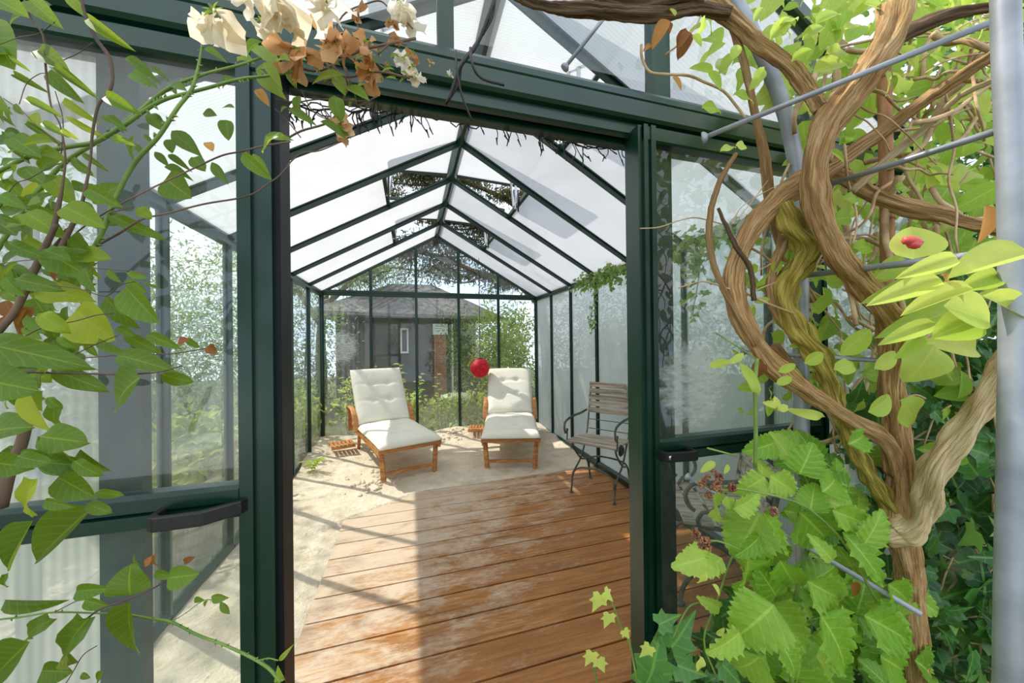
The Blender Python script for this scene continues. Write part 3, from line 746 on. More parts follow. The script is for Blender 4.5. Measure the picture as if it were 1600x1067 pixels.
# ornate bench just inside the right door
def bench():
    r = thing('garden_bench', 'slatted garden seat with scrolled grey iron arms behind the right door', 'garden seat', (1.235, .70, 0), -.553)
    for s, y in ((0, -.235), (1, .235)):
        f = MB()
        R = .012
        f.tube([(-.24, y, .0), (-.215, y, .10), (-.15, y, .18), (-.05, y, .20), (.03, y, .30)], R, 8, 5); f.lathe((-.24, y, 0), [(0,0),(.026,0),(.026,.01),(.012,.02)], 12)
        f.tube([(.20, y, .0), (.18, y, .14), (.08, y, .27), (-.10, y, .33), (-.17, y, .40)], R, 8, 5); f.lathe((.20, y, 0), [(0,0),(.026,0),(.026,.01),(.012,.02)], 12)
        f.tube([(-.17, y, .40), (.0, y, .40), (.14, y, .41), (.20, y, .62), (.24, y, .80)], R, 8, 5)
        child(f, 'bench_end', M_iron, r)
        g = MB(); c_ = (-.13, y, .545)
        pts = [(c_[0]+(.075+.0*t)*math.cos(t), y, c_[2]+.075*math.sin(t)) for t in np.linspace(-PI*.5, PI*1.35, 18)]
        g.tube([(-.17, y, .40)]+pts, .010, 8, 2); g.tube([(-.16, y, .615), (.0, y, .635), (.20, y, .66)], .012, 8, 4)
        child(g, 'scroll_arm', M_iron, r)
    for k in range(5): child(MB().bar((-.19+k*.078, -.26, .425), (-.19+k*.078, .26, .425), .055, .016), 'seat_slat', M_oldwood, r)
    for k in range(4): child(MB().bar((.165+k*.02, -.22, .50+k*.085), (.165+k*.02, .22, .50+k*.085), .016, .06, up=(.2,0,1)), 'back_slat', M_oldwood, r)
bench()

# red paper lantern
lx, ly, lz = P(750, 575, 4.95)
r = thing('paper_lantern', 'round red paper lantern hanging on a cord before the back wall', 'lantern', (lx, ly, lz))
pr_ = []
for i in range(41):
    th = PI*i/40; rr = .135*math.sin(th)*(1+.012*math.cos(i*PI)); pr_.append((rr, -.135*math.cos(th)))
child(MB().lathe((0,0,0), pr_, 32), 'shade', M_red, r, True)
child(MB().lathe((0,0,.128), [(.03,0),(.03,.014),(.006,.02),(.006,.05),(0,.05)], 16), 'top_ring', M_wire, r)
child(MB().tube([(0,0,.17), (.002,0,.5), (0,0,roofz(lx)-lz-.03)], .004, 6, 2), 'cord', M_wire, r)

# low table out on the lawn behind the glass
x, y, z = P(714, 614, 5.9)
r = thing('garden_table', 'pale green garden table seen through the back glass', 'table', (x, y, -.06))
child(MB().lathe((0,0,z+.0), [(0,.05),(.20,.045),(.27,.02),(.275,-.02),(.22,-.05),(.10,-.10),(0,-.12)], 28), 'table_top', M_palegreen, r, True)
child(MB().lathe((0,0,0), [(.16,0),(.16,.02),(.05,.05),(.035,.3),(.05,z-.1),(0,z-.1)], 16), 'pedestal', M_palegreen, r, True)

# ================================================================ garden around the greenhouse
def shrub(name, label, cat, base, rad, n_, size, mat, kind='s', wr=.6, group=None, clumps=14, stems=5, smat=None, tr=(.1,.9), zc=None, cs=.25, h0=.1):
    r = thing(name, label, cat, (base[0], base[1], base[2]), 0, group)
    c = (0, 0, zc if zc is not None else rad[2])
    cloud(mat, n_, c, rad, size, kind, wr, r, 'foliage', tr, clumps=clumps, cs=cs)
    if stems:
        s_ = MB()
        for i in range(stems):
            a = RNG.normal(0, .25, 2)*np.array(rad[:2]); b = unit(RNG.normal(0, 1, 3))*np.array(rad)*.7+np.array(c)
            s_.tube([(a[0]*.4, a[1]*.4, 0), (a[0], a[1], c[2]*.5), tuple(b)], [.02*rad[2]+.004, .012*rad[2]+.003, .004], 5, 3)
        s_.build('stem', smat or M_bark, r, True)
    return r
# hedge and bushes outside the left wall
for i, (x, y, rx, ry, rz, sz, mat, lab) in enumerate([
    (-3.3, 1.2, .8, 1.0, 1.25, .055, M_lhedge, 'dark speckled bush outside the left glass wall nearest the door'),
    (-3.4, 3.0, .8, 1.1, 1.35, .06, M_lhedge, 'tall dark bush outside the middle of the left glass wall'),
    (-3.2, 4.9, .8, 1.1, 1.2, .06, M_lhedge, 'bush outside the far end of the left glass wall'),
    (-3.9, -.6, .9, .9, 1.0, .06, M_lhedge, 'green bush seen through the milky front panel on the left')]):
    shrub('shrub', lab, 'bush', (x, y, -.06), (rx, ry, rz), 13000, sz*1.15, mat, group='bushes along the left side', clumps=90, tr=(0, .75))
for i, (x, y, lab) in enumerate([(-2.15, 1.7, 'light green leafy plant behind the left glass beside the door handle'), (-2.1, 2.7, 'light green leafy plant in the middle of the left bed'), (-2.05, 3.7, 'light green leafy plant near the far left corner outside'), (-1.9, 4.5, 'bright leafy plant at the far left corner outside')]):
    shrub('leafy_plant', lab, 'plant', (x, y, -.06), (.38, .5, .42), 900, .09, M_lbamb, 'ov', .5, 'leafy plants in the left bed', 10, 6, M_thorn)
r = thing('raised_bed', 'pale plank edging of the bed outside the left glass wall', 'garden bed', (-1.85, 2.2, -.06))
child(MB().box(-.04, .04, -1.6, 1.9, 0, .30), 'plank', M_plank, r); child(MB().box(-.30, .0, -1.6, 1.9, .27, .31), 'cap_board', M_plank, r)
# behind the back wall
for x, y, rx, rz, n_, lab in [(-1.2, 4.85, .35, .42, 380, 'leafy weeds outside the back glass behind the left corner'), (-.45, 4.75, .28, .30, 260, 'low weeds outside the back glass behind the left lounger'), (.15, 4.80, .35, .28, 320, 'yellow green weeds outside the back glass between the loungers'), (.75, 4.8, .32, .30, 320, 'yellow green weeds outside the back glass behind the right lounger')]:
    shrub('weed_clump', lab, 'plant', (x, y, -.06), (rx, .25, rz), n_, .07, M_lbamb, 'ov', .5, 'weeds along the back glass', 9, 6, M_thorn)
def tall_stem(x, y, h_, nl, sz, lab, mat=M_lright, lean=.1):
    r = thing('tall_weed', lab, 'plant', (x, y, -.06), 0, 'tall weeds behind the back glass'); L = Leaves(); s_ = MB()
    ln = RNG.normal(0, lean, 2)
    s_.tube([(0,0,0), (ln[0]*.4, ln[1]*.4, h_*.5), (ln[0], ln[1], h_)], [.008, .006, .003], 6, 4); s_.build('stem', M_thorn, r, True)
    for k in range(nl):
        t = .25+.75*k/nl; a = k*2.4; d = np.array([math.cos(a), math.sin(a), .25])
        L.put('ov', (ln[0]*t, ln[1]*t, h_*t), d, (0, -.3, 1), sz*(1.15-.6*t), .5, RNG.uniform(.3, .9))
    L.build('foliage', mat, r)
tall_stem(-.55, 4.6, 1.12, 26, .18, 'tall leafy nettle outside the back glass beside the left lounger')
tall_stem(-.38, 4.7, .95, 22, .16, 'second leafy nettle just right of the tallest one')
tall_stem(.02, 4.75, .95, 14, .13, 'slender weed outside the glass in the middle of the back wall')
tall_stem(-.95, 4.6, 1.12, 12, .12, 'bright weed tip showing above the left lounger cushion')
for i, (x, y, lab) in enumerate([(1.35, 6.0, 'yellow green bamboo clump seen through the right end of the back wall'), (1.85, 6.6, 'bamboo clump behind the far right corner')]):
    shrub('bamboo', lab, 'bamboo', (x, y, -.06), (.45, .4, .95), 2200, .12, M_lbamb, 'la', .22, 'bamboo behind the back wall', 30, 12, M_thorn, zc=1.1)
shrub('shrub', 'dark leafy shrub behind the red lantern', 'bush', (1.0, 6.9, -.06), (.7, .5, 1.0), 4000, .09, M_lhedge, group='bushes behind the back wall', clumps=30, tr=(0,.8))
shrub('shrub', 'dark shrub behind the hut wall on the far left', 'bush', (-2.6, 7.0, -.06), (1.1, .7, 1.1), 4000, .11, M_lhedge, group='bushes behind the back wall', clumps=30, tr=(0,.5))
shrub('shrub', 'tall hedge beyond the far right corner', 'hedge', (4.2, 7.5, -.06), (1.9, .8, 1.4), 6000, .13, M_lhedge, group='bushes behind the back wall', clumps=50, tr=(0,.6))
# hut
hx, hy = .05, 8.6
r = thing('garden_hut', 'dark timber garden hut with grey overhanging roof behind the greenhouse', 'hut', (hx, hy, -.06))
child(MB().box(-2.2, 1.3, 0, 2.5, 0, 2.25), 'wall', M_hutwall, r)
rb = MB(); rb.add([(-2.7,-.5,2.2),(1.95,-.7,2.05),(1.9,3,2.2),(-2.7,3,2.2),(-.9,.9,3.1),(.2,.9,3.1),(-2.7,-.5,2.12),(1.95,-.7,1.97),(1.9,3,2.12),(-2.7,3,2.12)], [(0,1,5,4),(1,2,5),(2,3,4,5),(3,0,4),(6,7,1,0),(7,8,2,1),(8,9,3,2),(9,6,0,3),(9,8,7,6)])
child(rb, 'roof', M_hutroof, r)
wi = child(MB().box(-.68,-.48,-.03,0,1.15,1.80), 'window', M_white, r); child(MB().box(-.64,-.52,-.04,-.03,1.2,1.75), 'pane', M_black, wi)
child(MB().box(.16,.46,-.30,0,0,1.62), 'brick_pier', M_brick, r)
child(MB().box(.60,.64,-.32,-.02,0,1.9), 'post', M_white, r)
sg = MB().box(.12, .50, -.34, -.31, 1.62, 1.90).build('notice', M_white); sg.location = (hx, hy, -.06)
tag(sg, 'small white notice board on the dark hut above the brick pier', 'sign')
mk = MB()
for q in range(3): mk.box(.18+.0*q, .40-.05*q, -.343, -.34, 1.83-q*.06, 1.84-q*.06)
mk.build('print', M_hutwall, sg)
# big evergreen above the far end
def tree(name, lab, base, limbs, mat, seedn, size=.16, kind='s', n_each=260, rad=(.9,.9,.3), grp='trees beyond the greenhouse', tr=(0,.7)):
    r = thing(name, lab, 'tree', base, 0, grp); tk = MB(); L = Leaves(); b0 = np.array([0,0,0.])
    for pts, r0 in limbs:
        tk.tube(pts, [r0*(1-.75*i/(len(pts)-1)) for i in range(len(pts))], 9, 5, .08, 3)
        for k, p in enumerate(pts[1:]):
            if p[2] < 2.3: continue
            for q in range(4):
                e = np.array(p)+RNG.normal(0, .7, 3)*np.array([1.2, 1., .25]); tk.tube([p, (np.array(p)+e)/2+RNG.normal(0,.08,3), e], [.03, .02, .008], 5, 3)
                for j in range(n_each//4):
                    f_ = RNG.random(); c_ = np.array(p)*(1-f_)+e*f_+RNG.normal(0, .22, 3)*np.array(rad)
                    L.put(kind, c_, RNG.normal(0,1,3)-np.array([0,0,.9]), RNG.normal(0,1,3), size*RNG.uniform(.5,1.2), .35, RNG.uniform(*tr))
    tk.build('trunk', M_bark, r, True); L.build('foliage', mat, r)
tree('evergreen_tree', 'large dark evergreen with drooping branches above the far gable', (3.0, 7.4, -.06),
     [([(0,0,0),(-.1,0,1.5),(-.2,.1,2.6),(-.5,.2,4.2),(-.6,.2,6.5),(-.7,.3,8)], .16),
      ([(-.2,.1,2.4),(-.9,0,2.9),(-1.7,-.1,3.0),(-2.6,0,3.4),(-3.4,.2,3.6)], .10),
      ([(-.5,.2,4.0),(-1.6,.3,4.3),(-2.8,.2,4.4),(-4.0,.1,4.6),(-4.8,0,4.5)], .09),
      ([(-.5,.2,4.7),(-1.3,-.2,4.9),(-2.2,-.3,5.1),(-3.2,-.3,5.2),(-4.0,-.2,5.3)], .07),
      ([(-.4,.2,3.4),(-1.2,.3,3.7),(-2.1,.3,3.8),(-3.0,.3,3.9)], .06),
      ([(-.6,.2,5.6),(-1.5,-.6,5.9),(-2.7,-1.0,5.9),(-3.8,-1.0,6.2)], .07),
      ([(-.6,.2,5.4),(.4,-.5,5.6),(1.4,-1.0,5.4)], .06),
      ([(-.6,.2,6.8),(-1.8,-1.8,7.0),(-2.6,-2.6,7.3)], .06)], M_lever, 1, .15, n_each=1300)
tree('broadleaf_tree', 'light green broadleaf tree beyond the left end of the back wall', (-2.6, 9.2, -.06),
     [([(0,0,0),(0,0,1.8),(.2,0,3.2),(.5,0,4.2)], .14), ([(0,0,1.9),(-.7,0,3.0),(-1.3,0,3.5)], .08), ([(.1,0,2.4),(.9,0,3.2),(1.6,0,3.5)], .08)], M_lhedge, 2, .14, n_each=1300, rad=(1.2,1.2,.8), tr=(.2,1))
r = thing('shade_tree', 'slender tree outside the left wall that dapples the sand', 'tree', (-4.1, 3.2, -.06), 0, 'trees beyond the greenhouse')
cloud(M_lhedge, 620, (.35, 0, 4.1), (.5, 1.3, .5), .10, 's', .6, r, 'foliage', clumps=26, cs=.22)
MB().tube([(0,0,0), (.05,.05,1.8), (.15,0,3.2), (.4,0,4.3)], [.07,.06,.04,.015], 8, 4).tube([(.15,0,3.2), (.3,.6,3.9), (.4,1.1,4.2)], [.03,.02,.008], 6, 4).tube([(.12,0,3.0), (.3,-.6,3.8), (.35,-1.1,4.2)], [.03,.02,.008], 6, 4).build('trunk', M_bark, r, True)
# dark hedge outside the right wall and hedge behind the photographer
for x, y, rx, ry, rz, lab in [(3.7, 1.2, .8, 1.3, 1.0, 'hedge outside the right wall beside the garden chair'), (3.4, 3.6, .8, 1.3, 1.1, 'hedge outside the far part of the right wall')]:
    shrub('hedge', lab, 'hedge', (x, y, -.06), (rx, ry, rz), 5000, .10, M_lhedge, group='hedge along the right wall', clumps=80, tr=(0,.6))

# ================================================================ plants inside
x, y, z = (-1.38, 3.15, SANDZ(-1.38, 3.15))
r = thing('fern', 'small bright green fern growing from the sand at the left wall', 'fern', (x, y, z)); L = Leaves()
for k in range(16):
    L = Leaves()
    a = RNG.uniform(-.9, 2.2); ln = RNG.uniform(.16, .30)
    for j in range(11):
        t = (j+1)/11; p = np.array([math.cos(a)*ln*t, -abs(math.sin(a))*ln*t*.8, .13*math.sin(t*2.4)])
        for s_ in (-1, 1):
            d = np.array([math.cos(a)-s_*math.sin(a)*1.3, math.sin(a)+s_*math.cos(a)*1.3, .2]); L.put('la', p, d, (0,0,1), .04*(1.2-t), .25, RNG.uniform(.2,.8))
    L.build('frond', M_lright, r)
# ivy trailing down from the right eave
r = thing('trailing_ivy', 'ivy creeping in along the right eave and trailing down the wall', 'ivy', (1.46, 1.9, 2.0)); L = Leaves(); s_ = MB()
def ivy_run(pts, n_, sz, spread):
    s_.tube(pts, .003, 5, 4); pts = np.array(pts)
    for k in range(n_):
        t = RNG.random()*(len(pts)-1.001); i = int(t); p = pts[i]*(1-t+i)+pts[i+1]*(t-i)+RNG.normal(0, spread, 3)*np.array([.6,1,1])
        p[0] = min(p[0], .02)
        L.put('iv', p, (RNG.normal(-.3,.5), RNG.normal(0,.7), RNG.normal(-.6,.4)), (-1, -.6, .5), sz*RNG.uniform(.6,1.2), .9, RNG.uniform(.4,1))
ivy_run([(0,-1.2,-.02),(-.01,-.5,-.01),(0,.2,-.03),(-.02,.85,-.02)], 460, .055, .055)
ivy_run([(-.02,.45,-.05),(-.05,.42,-.25),(-.04,.50,-.42),(-.05,.46,-.58)], 60, .035, .03)
ivy_run([(-.02,-.5,-.05),(-.05,-.52,-.35),(-.04,-.45,-.7),(-.05,-.48,-1.0)], 70, .05, .035)
ivy_run([(-.02,-.9,-.05),(-.05,-.92,-.25),(-.04,-.85,-.5)], 60, .055, .05)
L.build('foliage', M_livyin, r); s_.build('stem', M_thorn, r)

# dry straw blown over the boards
m_ = MB()
for k in range(420):
    x, y = RNG.uniform(-.3, 1.45), RNG.uniform(.05, 2.0)
    if RNG.random() > .25+.6*(x+.3)/1.7: continue
    a = RNG.normal(.2, 1.2); l_ = RNG.uniform(.008, .03); b_ = RNG.normal(0, .4)
    m_.tube([(x, y, .0012), (x+l_*.5*math.cos(a), y+l_*.5*math.sin(a), .003), (x+l_*.5*math.cos(a)+l_*.5*math.cos(a+b_), y+l_*.5*math.sin(a)+l_*.5*math.sin(a+b_), .0012)], .0007, 4, 1)
tag(m_.build('straw_litter', M_tan), 'scattered dry straw bits on the deck boards', 'litter', kind='stuff')

# ================================================================ string of lights under the door track
r = thing('light_string', 'black string of tiny lights running below the door track', 'string lights', (-.2, .05, 1.80)); s_ = MB(); b_ = MB()
def PY(u, v, Y):
    d = _F+_R2*(u-800)/FPX+_U2*(533.5-v)/FPX; return CAM+d*((Y-CAM[1])/d[1])
o_ = np.array(r.location)
pts = [PY(u, v+12, .03)-o_ for u, v in [(425,150),(445,158),(470,156),(500,160),(530,157),(560,163),(590,158),(615,160),(640,163),(665,168),(690,172),(715,176),(740,180),(765,181),(790,184),(815,186),(838,194),(860,204),(885,208),(910,216),(935,218),(960,220),(985,222),(1000,223)]]
s_.tube(pts, .0022, 5, 4, jit=.0015)
for ph in (0, 2.1): s_.tube([p+np.array([.005*math.sin(i*1.9+ph), .008*math.sin(i*1.7+ph), .010*math.cos(i*2.3+ph)]) for i, p in enumerate(pts)], .0016, 5, 4, jit=.002)
B_ = []
for k in range(90):
    q = RNG.random()*(len(pts)-1.01); i = int(q); p = pts[i]*(1-q+i)+pts[i+1]*(q-i); d = unit(np.array([RNG.normal(.3,.45), RNG.normal(0,.3), -1. if RNG.random() < .8 else .6])); l_ = RNG.uniform(.022, .045); m_ = p+d*l_*.5+RNG.normal(0,.004,3)
    s_.tube([p, m_, p+d*l_], .0014, 4, 2); B_.append((p+d*l_*.8, p+d*l_*1.25))
s_.build('cable', M_wire, r)
for a, b in B_: MB().tube([a, b], [.0022, .0012], 6, 1).build('bulb', M_wire, r)
r = MB()
wa = [P(775,-10,.62), P(765,20,.62), P(745,70,.63), P(722,100,.63), P(712,125,.64), P(700,160,.65)]
r.tube(wa, .0032, 6, 4); r.tube([p+np.array([.006*math.sin(i*2.1), .004, .006*math.cos(i*2.1)]) for i, p in enumerate(wa)], .0028, 6, 4)
r.tube([P(735,75,.62), P(738,100,.61), P(752,122,.62), P(788,133,.63)], .0026, 6, 4); r.tube([P(712,80,.62), P(714,110,.61), P(722,150,.62), P(738,190,.64)], .002, 6, 4)
tag(r.build('tie_wire', M_wire, smooth=True), 'twisted dark tie wire hanging over the middle of the door track', 'wire')

# ================================================================ metal rose arch around the viewpoint's right
def W(u, v, d): return tuple(P(u, v, d))
def shift(mb, o): 
    mb.v = [(p[0]-o[0], p[1]-o[1], p[2]-o[2]) for p in mb.v]; return mb
def rooted(name, label, cat, base, group=None):
    return thing(name, label, cat, base, 0, group)
def part(mb, name, mat, root, smooth=True): return shift(mb, root.location).build(name, mat, root, smooth)
def lpart(L, name, mat, root):
    o_ = np.array(root.location); L.V = [v-o_ for v in L.V]; return L.build(name, mat, root)
base = P(1576, 1400, .38); base[2] = -.06
arch = rooted('garden_arch', 'galvanised steel rose arch overgrown with vines at the right', 'garden arch', tuple(base))
m_ = MB(); m_.tube([W(1570,-80,.38), W(1572,60,.38), W(1580,260,.38), W(1584,500,.38), W(1580,760,.38), W(1574,1100,.38), W(1571,1900,.38)], .0106, 16, 4); part(m_, 'upright', M_galv, arch)
m_ = MB(); m_.tube([W(1090,-70,.66), W(1143,-5,.66), W(1181,63,.665), W(1218,150,.67), W(1238,225,.675), W(1248,300,.68), W(1251,430,.68), W(1252,640,.685), W(1257,975,.69), W(1262,1500,.70)], .0128, 14, 5); part(m_, 'upright', M_galv, arch)
def rung(a, b, r_, head=True):
    m_ = MB(); m_.tube([a, b], r_, 8, 1)
    if head:
        A, B = Vector(a), Vector(b); m_.lathe(A, [(0,-.004),(r_*2.2,-.003),(r_*2.4,0),(r_*1.6,.004),(r_,.006)], 12, (B-A))
    part(m_, 'rung', M_galv, arch)
rung(W(1100,215,.60), W(1560,30,.42), .0042)
rung(W(883,105,.62), W(958,10,.60), .0034)
rung(W(1285,292,.60), W(1572,200,.385), .0042, False)
rung(W(1252,431,.675), W(1580,392,.39), .0050)
rung(W(1160,550,.72), W(1420,566,.60), .0042)
rung(W(1075,745,.80), W(1440,960,.50), .0040)
m_ = MB(); m_.tube([W(1380,60,.62), W(1383,180,.62), W(1386,350,.62), W(1388,520,.64), W(1402,700,.66), W(1432,960,.70), W(1440,1300,.74)], .0098, 10, 4)
for v_, u_ in ((120,1381),(340,1386),(560,1391),(770,1409)): m_.tube([W(u_,v_-3,.62+.02*(v_>400)), W(u_,v_+4,.62+.02*(v_>400))], .0110, 10, 1)
tag(m_.build('bamboo_cane', M_cane, smooth=True), 'straight brown bamboo cane standing upright among the twisted vines', 'cane')

# twisted vine trunks
vb = P(1415, 1500, .66); vb[2] = -.06
vine = rooted('climbing_vine', 'old honeysuckle vine with twisted peeling trunks climbing the steel arch', 'vine', tuple(vb))
def trunk(pts, mat, ridge=.16, tw=40, lobes=4, nm='trunk', jit=.0004, n=24):
    """pts: (u, v, depth, diameter in photo pixels)"""
    m_ = MB(); m_.tube([W(u, v, d) for u, v, d, w_ in pts], [RP(u, v, d, w_)*1.13 for u, v, d, w_ in pts], n, 7, ridge, tw, lobes, jit=jit); part(m_, nm, mat, vine)
trunk([(1400,10,.50,62),(1388,60,.50,58),(1350,120,.51,52),(1318,160,.52,58),(1290,200,.53,46),(1273,260,.54,38),(1278,330,.55,38),(1310,400,.56,36),(1345,440,.57,38),(1380,480,.58,42),(1398,515,.60,48),(1392,590,.62,34),(1402,680,.63,40),(1412,760,.64,44),(1408,830,.65,52),(1425,930,.67,40),(1440,1200,.70,44)], M_vine)
trunk([(1060,-30,.60,26),(1105,0,.60,26),(1150,35,.59,25),(1190,72,.58,25),(1235,105,.56,24),(1262,140,.55,24),(1284,172,.53,28)], M_vine, nm='branch')
trunk([(1575,70,.46,26),(1500,120,.50,25),(1440,160,.53,24),(1380,205,.56,26),(1320,245,.58,30),(1262,282,.60,40),(1215,312,.61,38),(1180,350,.61,30),(1156,395,.61,28),(1146,440,.61,30),(1156,490,.61,28),(1180,535,.61,27),(1212,575,.61,34),(1262,612,.61,27),(1320,650,.61,27),(1385,690,.62,30),(1400,740,.64,30)], M_vine)
trunk([(1222,318,.60,30),(1238,350,.60,40),(1262,385,.60,36),(1252,412,.61,34),(1232,440,.62,34),(1228,480,.62,34),(1250,520,.62,36),(1280,560,.62,34),(1300,610,.63,24),(1318,660,.63,22),(1345,720,.64,26),(1380,775,.65,30),(1408,812,.65,34)], M_vineyel, .24, 90, 3)
trunk([(1590,540,.50,40),(1562,585,.52,42),(1528,640,.54,42),(1490,690,.56,44),(1460,735,.58,46),(1448,775,.60,42),(1438,805,.62,46),(1410,828,.64,58),(1380,838,.65,34)], M_vinepale, .2, 60, 3)
trunk([(1265,265,.62,26),(1320,278,.60,26),(1365,305,.60,26),(1420,325,.58,30),(1470,335,.56,30),(1520,350,.54,28),(1600,362,.50,28)], M_vine, nm='branch')
trunk([(1270,470,.70,14),(1225,395,.68,14),(1205,330,.66,15),(1195,250,.63,15),(1178,170,.61,13),(1160,90,.60,12),(1135,10,.60,14),(1130,-40,.60,14)], M_vine, .1, 20, nm='branch')
trunk([(1270,620,.66,12),(1235,570,.66,14),(1208,540,.66,16)], M_vine, nm='branch')
trunk([(1255,340,.63,16),(1225,380,.63,17),(1205,430,.63,17),(1206,470,.63,15),(1218,500,.63,13)], M_vine, .1, 20, nm='branch')
trunk([(1180,540,.60,9),(1130,450,.60,9),(1112,400,.60,9),(1108,350,.60,9),(1122,290,.60,8),(1150,240,.60,7)], M_vine, .1, 10, nm='branch', n=10)
trunk([(1178,470,.59,8),(1172,420,.585,8),(1150,385,.58,8),(1122,325,.58,5)], M_vinedark, .1, 10, nm='branch', n=10)
trunk([(800,-12,.56,13),(835,5,.56,15),(880,14,.56,17),(930,16,.56,18),(985,22,.56,20),(1040,22,.57,20),(1090,14,.58,18),(1140,22,.58,16)], M_vinedark, .25, 30, nm='branch')
trunk([(930,-8,.56,14),(980,4,.56,16),(1040,0,.57,18),(1100,-8,.57,18)], M_vinedark, .25, 30, nm='branch')
trunk([(1560,10,.50,20),(1480,25,.52,26),(1410,55,.53,28),(1380,80,.54,24)], M_vinedark, .2, 30, nm='branch')
trunk([(1590,110,.46,14),(1500,150,.5,14),(1440,205,.54,15),(1385,250,.56,16),(1330,300,.58,15)], M_vinepale, .12, 30, nm='branch', n=12)
# tangle of thinner tan stems
m_ = MB()
for k in range(64):
    u0, v0 = RNG.uniform(1290, 1560), RNG.uniform(40, 300); an = RNG.uniform(.9, 2.3) if RNG.random() < .6 else RNG.uniform(-.5, .6)
    ln = RNG.uniform(90, 300); d0 = RNG.uniform(.52, .78); pts = []
    c1 = RNG.uniform(-.9, .9)
    u, v = u0, v0
    for j in range(7):
        pts.append(W(u, v, d0+.02*math.sin(j+k))); a_ = an+c1*(j/6-.5)+RNG.normal(0, .22); u += ln/6*math.cos(a_); v += ln/6*math.sin(a_)
    w_ = RNG.choice([3, 4, 5, 8, 11]); m_.tube(pts, [w_*d0/FPX/2*(1-.4*j/6) for j in range(7)], 6, 4, .08, 10)
part(m_, 'thin_stems', M_tan, vine)['kind'] = 'stuff'
m_ = MB()
for k in range(46):
    u0, v0 = RNG.uniform(1270, 1540), RNG.uniform(340, 660); an = RNG.uniform(0, 2*PI); ln = RNG.uniform(60, 190); d0 = RNG.uniform(.64, .85); pts = []; u, v = u0, v0
    for j in range(6):
        pts.append(W(u, v, d0)); an += RNG.normal(0, .35); u += ln/5*math.cos(an); v += ln/5*math.sin(an)
    w_ = RNG.choice([3, 3, 4, 6]); m_.tube(pts, w_*d0/FPX/2, 5, 4)
part(m_, 'thin_stems', M_tan, vine)['kind'] = 'stuff'
# fine curling tendrils in front of the door glass
m_ = MB()
for pts, w_, d in [([(1000,357),(1030,355),(1060,345),(1085,340),(1110,345),(1135,352)],2.2,.62), ([(1143,350),(1160,322),(1195,300),(1225,285)],2,.60), ([(1060,450),(1095,440),(1120,445),(1150,455)],3,.60),
    ([(1160,455),(1190,470),(1240,490)],4,.60), ([(1150,345),(1175,315),(1200,282)],1.8,.6), ([(1002,70),(1003,90),(1015,112),(1040,116),(1075,118),(1100,128),(1130,142),(1150,165),(1165,185)],5,.58), ([(1040,85),(1060,70),(1085,45),(1095,25)],3,.58), ([(1155,470),(1185,452),(1215,440)],2.5,.6), ([(1165,455),(1175,430),(1205,412)],2,.6)]:
    m_ = MB(); m_.tube([W(u, v, d) for u, v in pts], w_*d/FPX/2/1.2, 6, 4); part(m_, 'tendril', M_tan, vine)

class PxLeaves(Leaves):
    """leaves given by the photo positions of their base and tip at a distance d"""
    def px(s, kind, u0, v0, u1, v1, wr, d, tint, roll=0., lift=.0):
        a, b = P(u0, v0, d), P(u1, v1, d*(1+lift)); dd = b-a; ln = np.linalg.norm(dd)
        nr = -_F+_U2*.35+_R2*roll+RNG.normal(0, .18, 3)
        s.put(kind, a, dd, nr, ln*1.04, wr, tint)
def crop(sc, ox, oy, rows): return [(ox+a*sc, oy+b*sc, ox+c*sc, oy+e*sc, w_, t) for a, b, c, e, w_, t in rows]

# hand-set leaves of the right vine
rows = crop(.4217, 1000, 0, [
 (270,270,190,235,.55,.55),(252,270,312,322,.6,.55),(228,400,326,390,.5,.5),(310,158,250,205,.5,.6),(345,220,366,150,.5,.7),(195,130,228,170,.5,.65),(640,268,790,205,.42,.6),(690,200,810,160,.4,.6),
 (298,562,370,520,.35,.75),(355,540,412,536,.6,.85),(345,352,450,350,.45,.5),(600,150,700,70,.35,.6),(830,15,905,40,.7,.7),(1090,45,1172,40,.55,.35),(1330,690,1185,765,.5,.45),(1220,512,1340,545,.42,.7),
 (1110,862,1202,800,.4,.9),(1352,790,1423,730,.5,.6),(722,812,800,800,.8,.35),(870,1032,980,950,.5,.55),(790,920,900,900,.5,.5),(240,60,230,130,.45,.6),(420,80,470,10,.4,.6),(480,150,560,60,.4,.6),(520,90,600,30,.45,.8),(650,90,760,20,.4,.6),(760,110,830,60,.5,.7),(560,230,640,180,.4,.5),(580,300,640,250,.4,.5),(650,340,730,270,.4,.5),(460,250,420,320,.5,.6),(900,250,960,330,.4,.7),(950,180,1030,260,.4,.8),(700,560,760,600,.4,.4),(690,380,760,340,.4,.6),(1000,40,960,100,.5,.9),(960,20,1060,0,.4,.95),(1250,60,1300,120,.5,.8),(1240,290,1330,260,.5,.5),(1150,130,1230,90,.4,.8),(950,700,1020,680,.6,.35),(760,740,830,720,.6,.3),(610,500,660,540,.5,.5),(340,200,300,260,.5,.6),(130,60,110,20,.5,.7)])
rows2 = crop(.625, 1000, 400, [
 (740,55,592,105,.36,.6),(830,120,620,190,.3,.6),(700,40,800,0,.4,.7),(770,120,872,150,.62,.7),(735,170,842,195,.6,.9),(735,222,690,322,.92,.75),(840,235,715,215,.5,.95),(680,22,580,50,.42,.55),(500,248,578,182,.42,.6),(487,285,560,262,.5,.7),(585,282,640,238,.5,.8),(570,390,645,350,.55,.65),(652,362,722,432,.8,.65),(672,500,550,498,.45,.15),(690,482,872,508,.28,.15),(460,402,380,388,.3,.8),(960,112,860,90,.4,.75),(410,268,470,240,.45,.6),(345,290,390,270,.4,.7),(340,320,388,300,.4,.7),(172,278,230,262,.35,.85),(225,268,265,240,.35,.85),(600,600,650,820,.0,.0)][:-1])
L = PxLeaves()
for a, b, c, e, w_, t in rows: L.px('ov', a, b, c, e, w_, RNG.uniform(.50, .60), t)
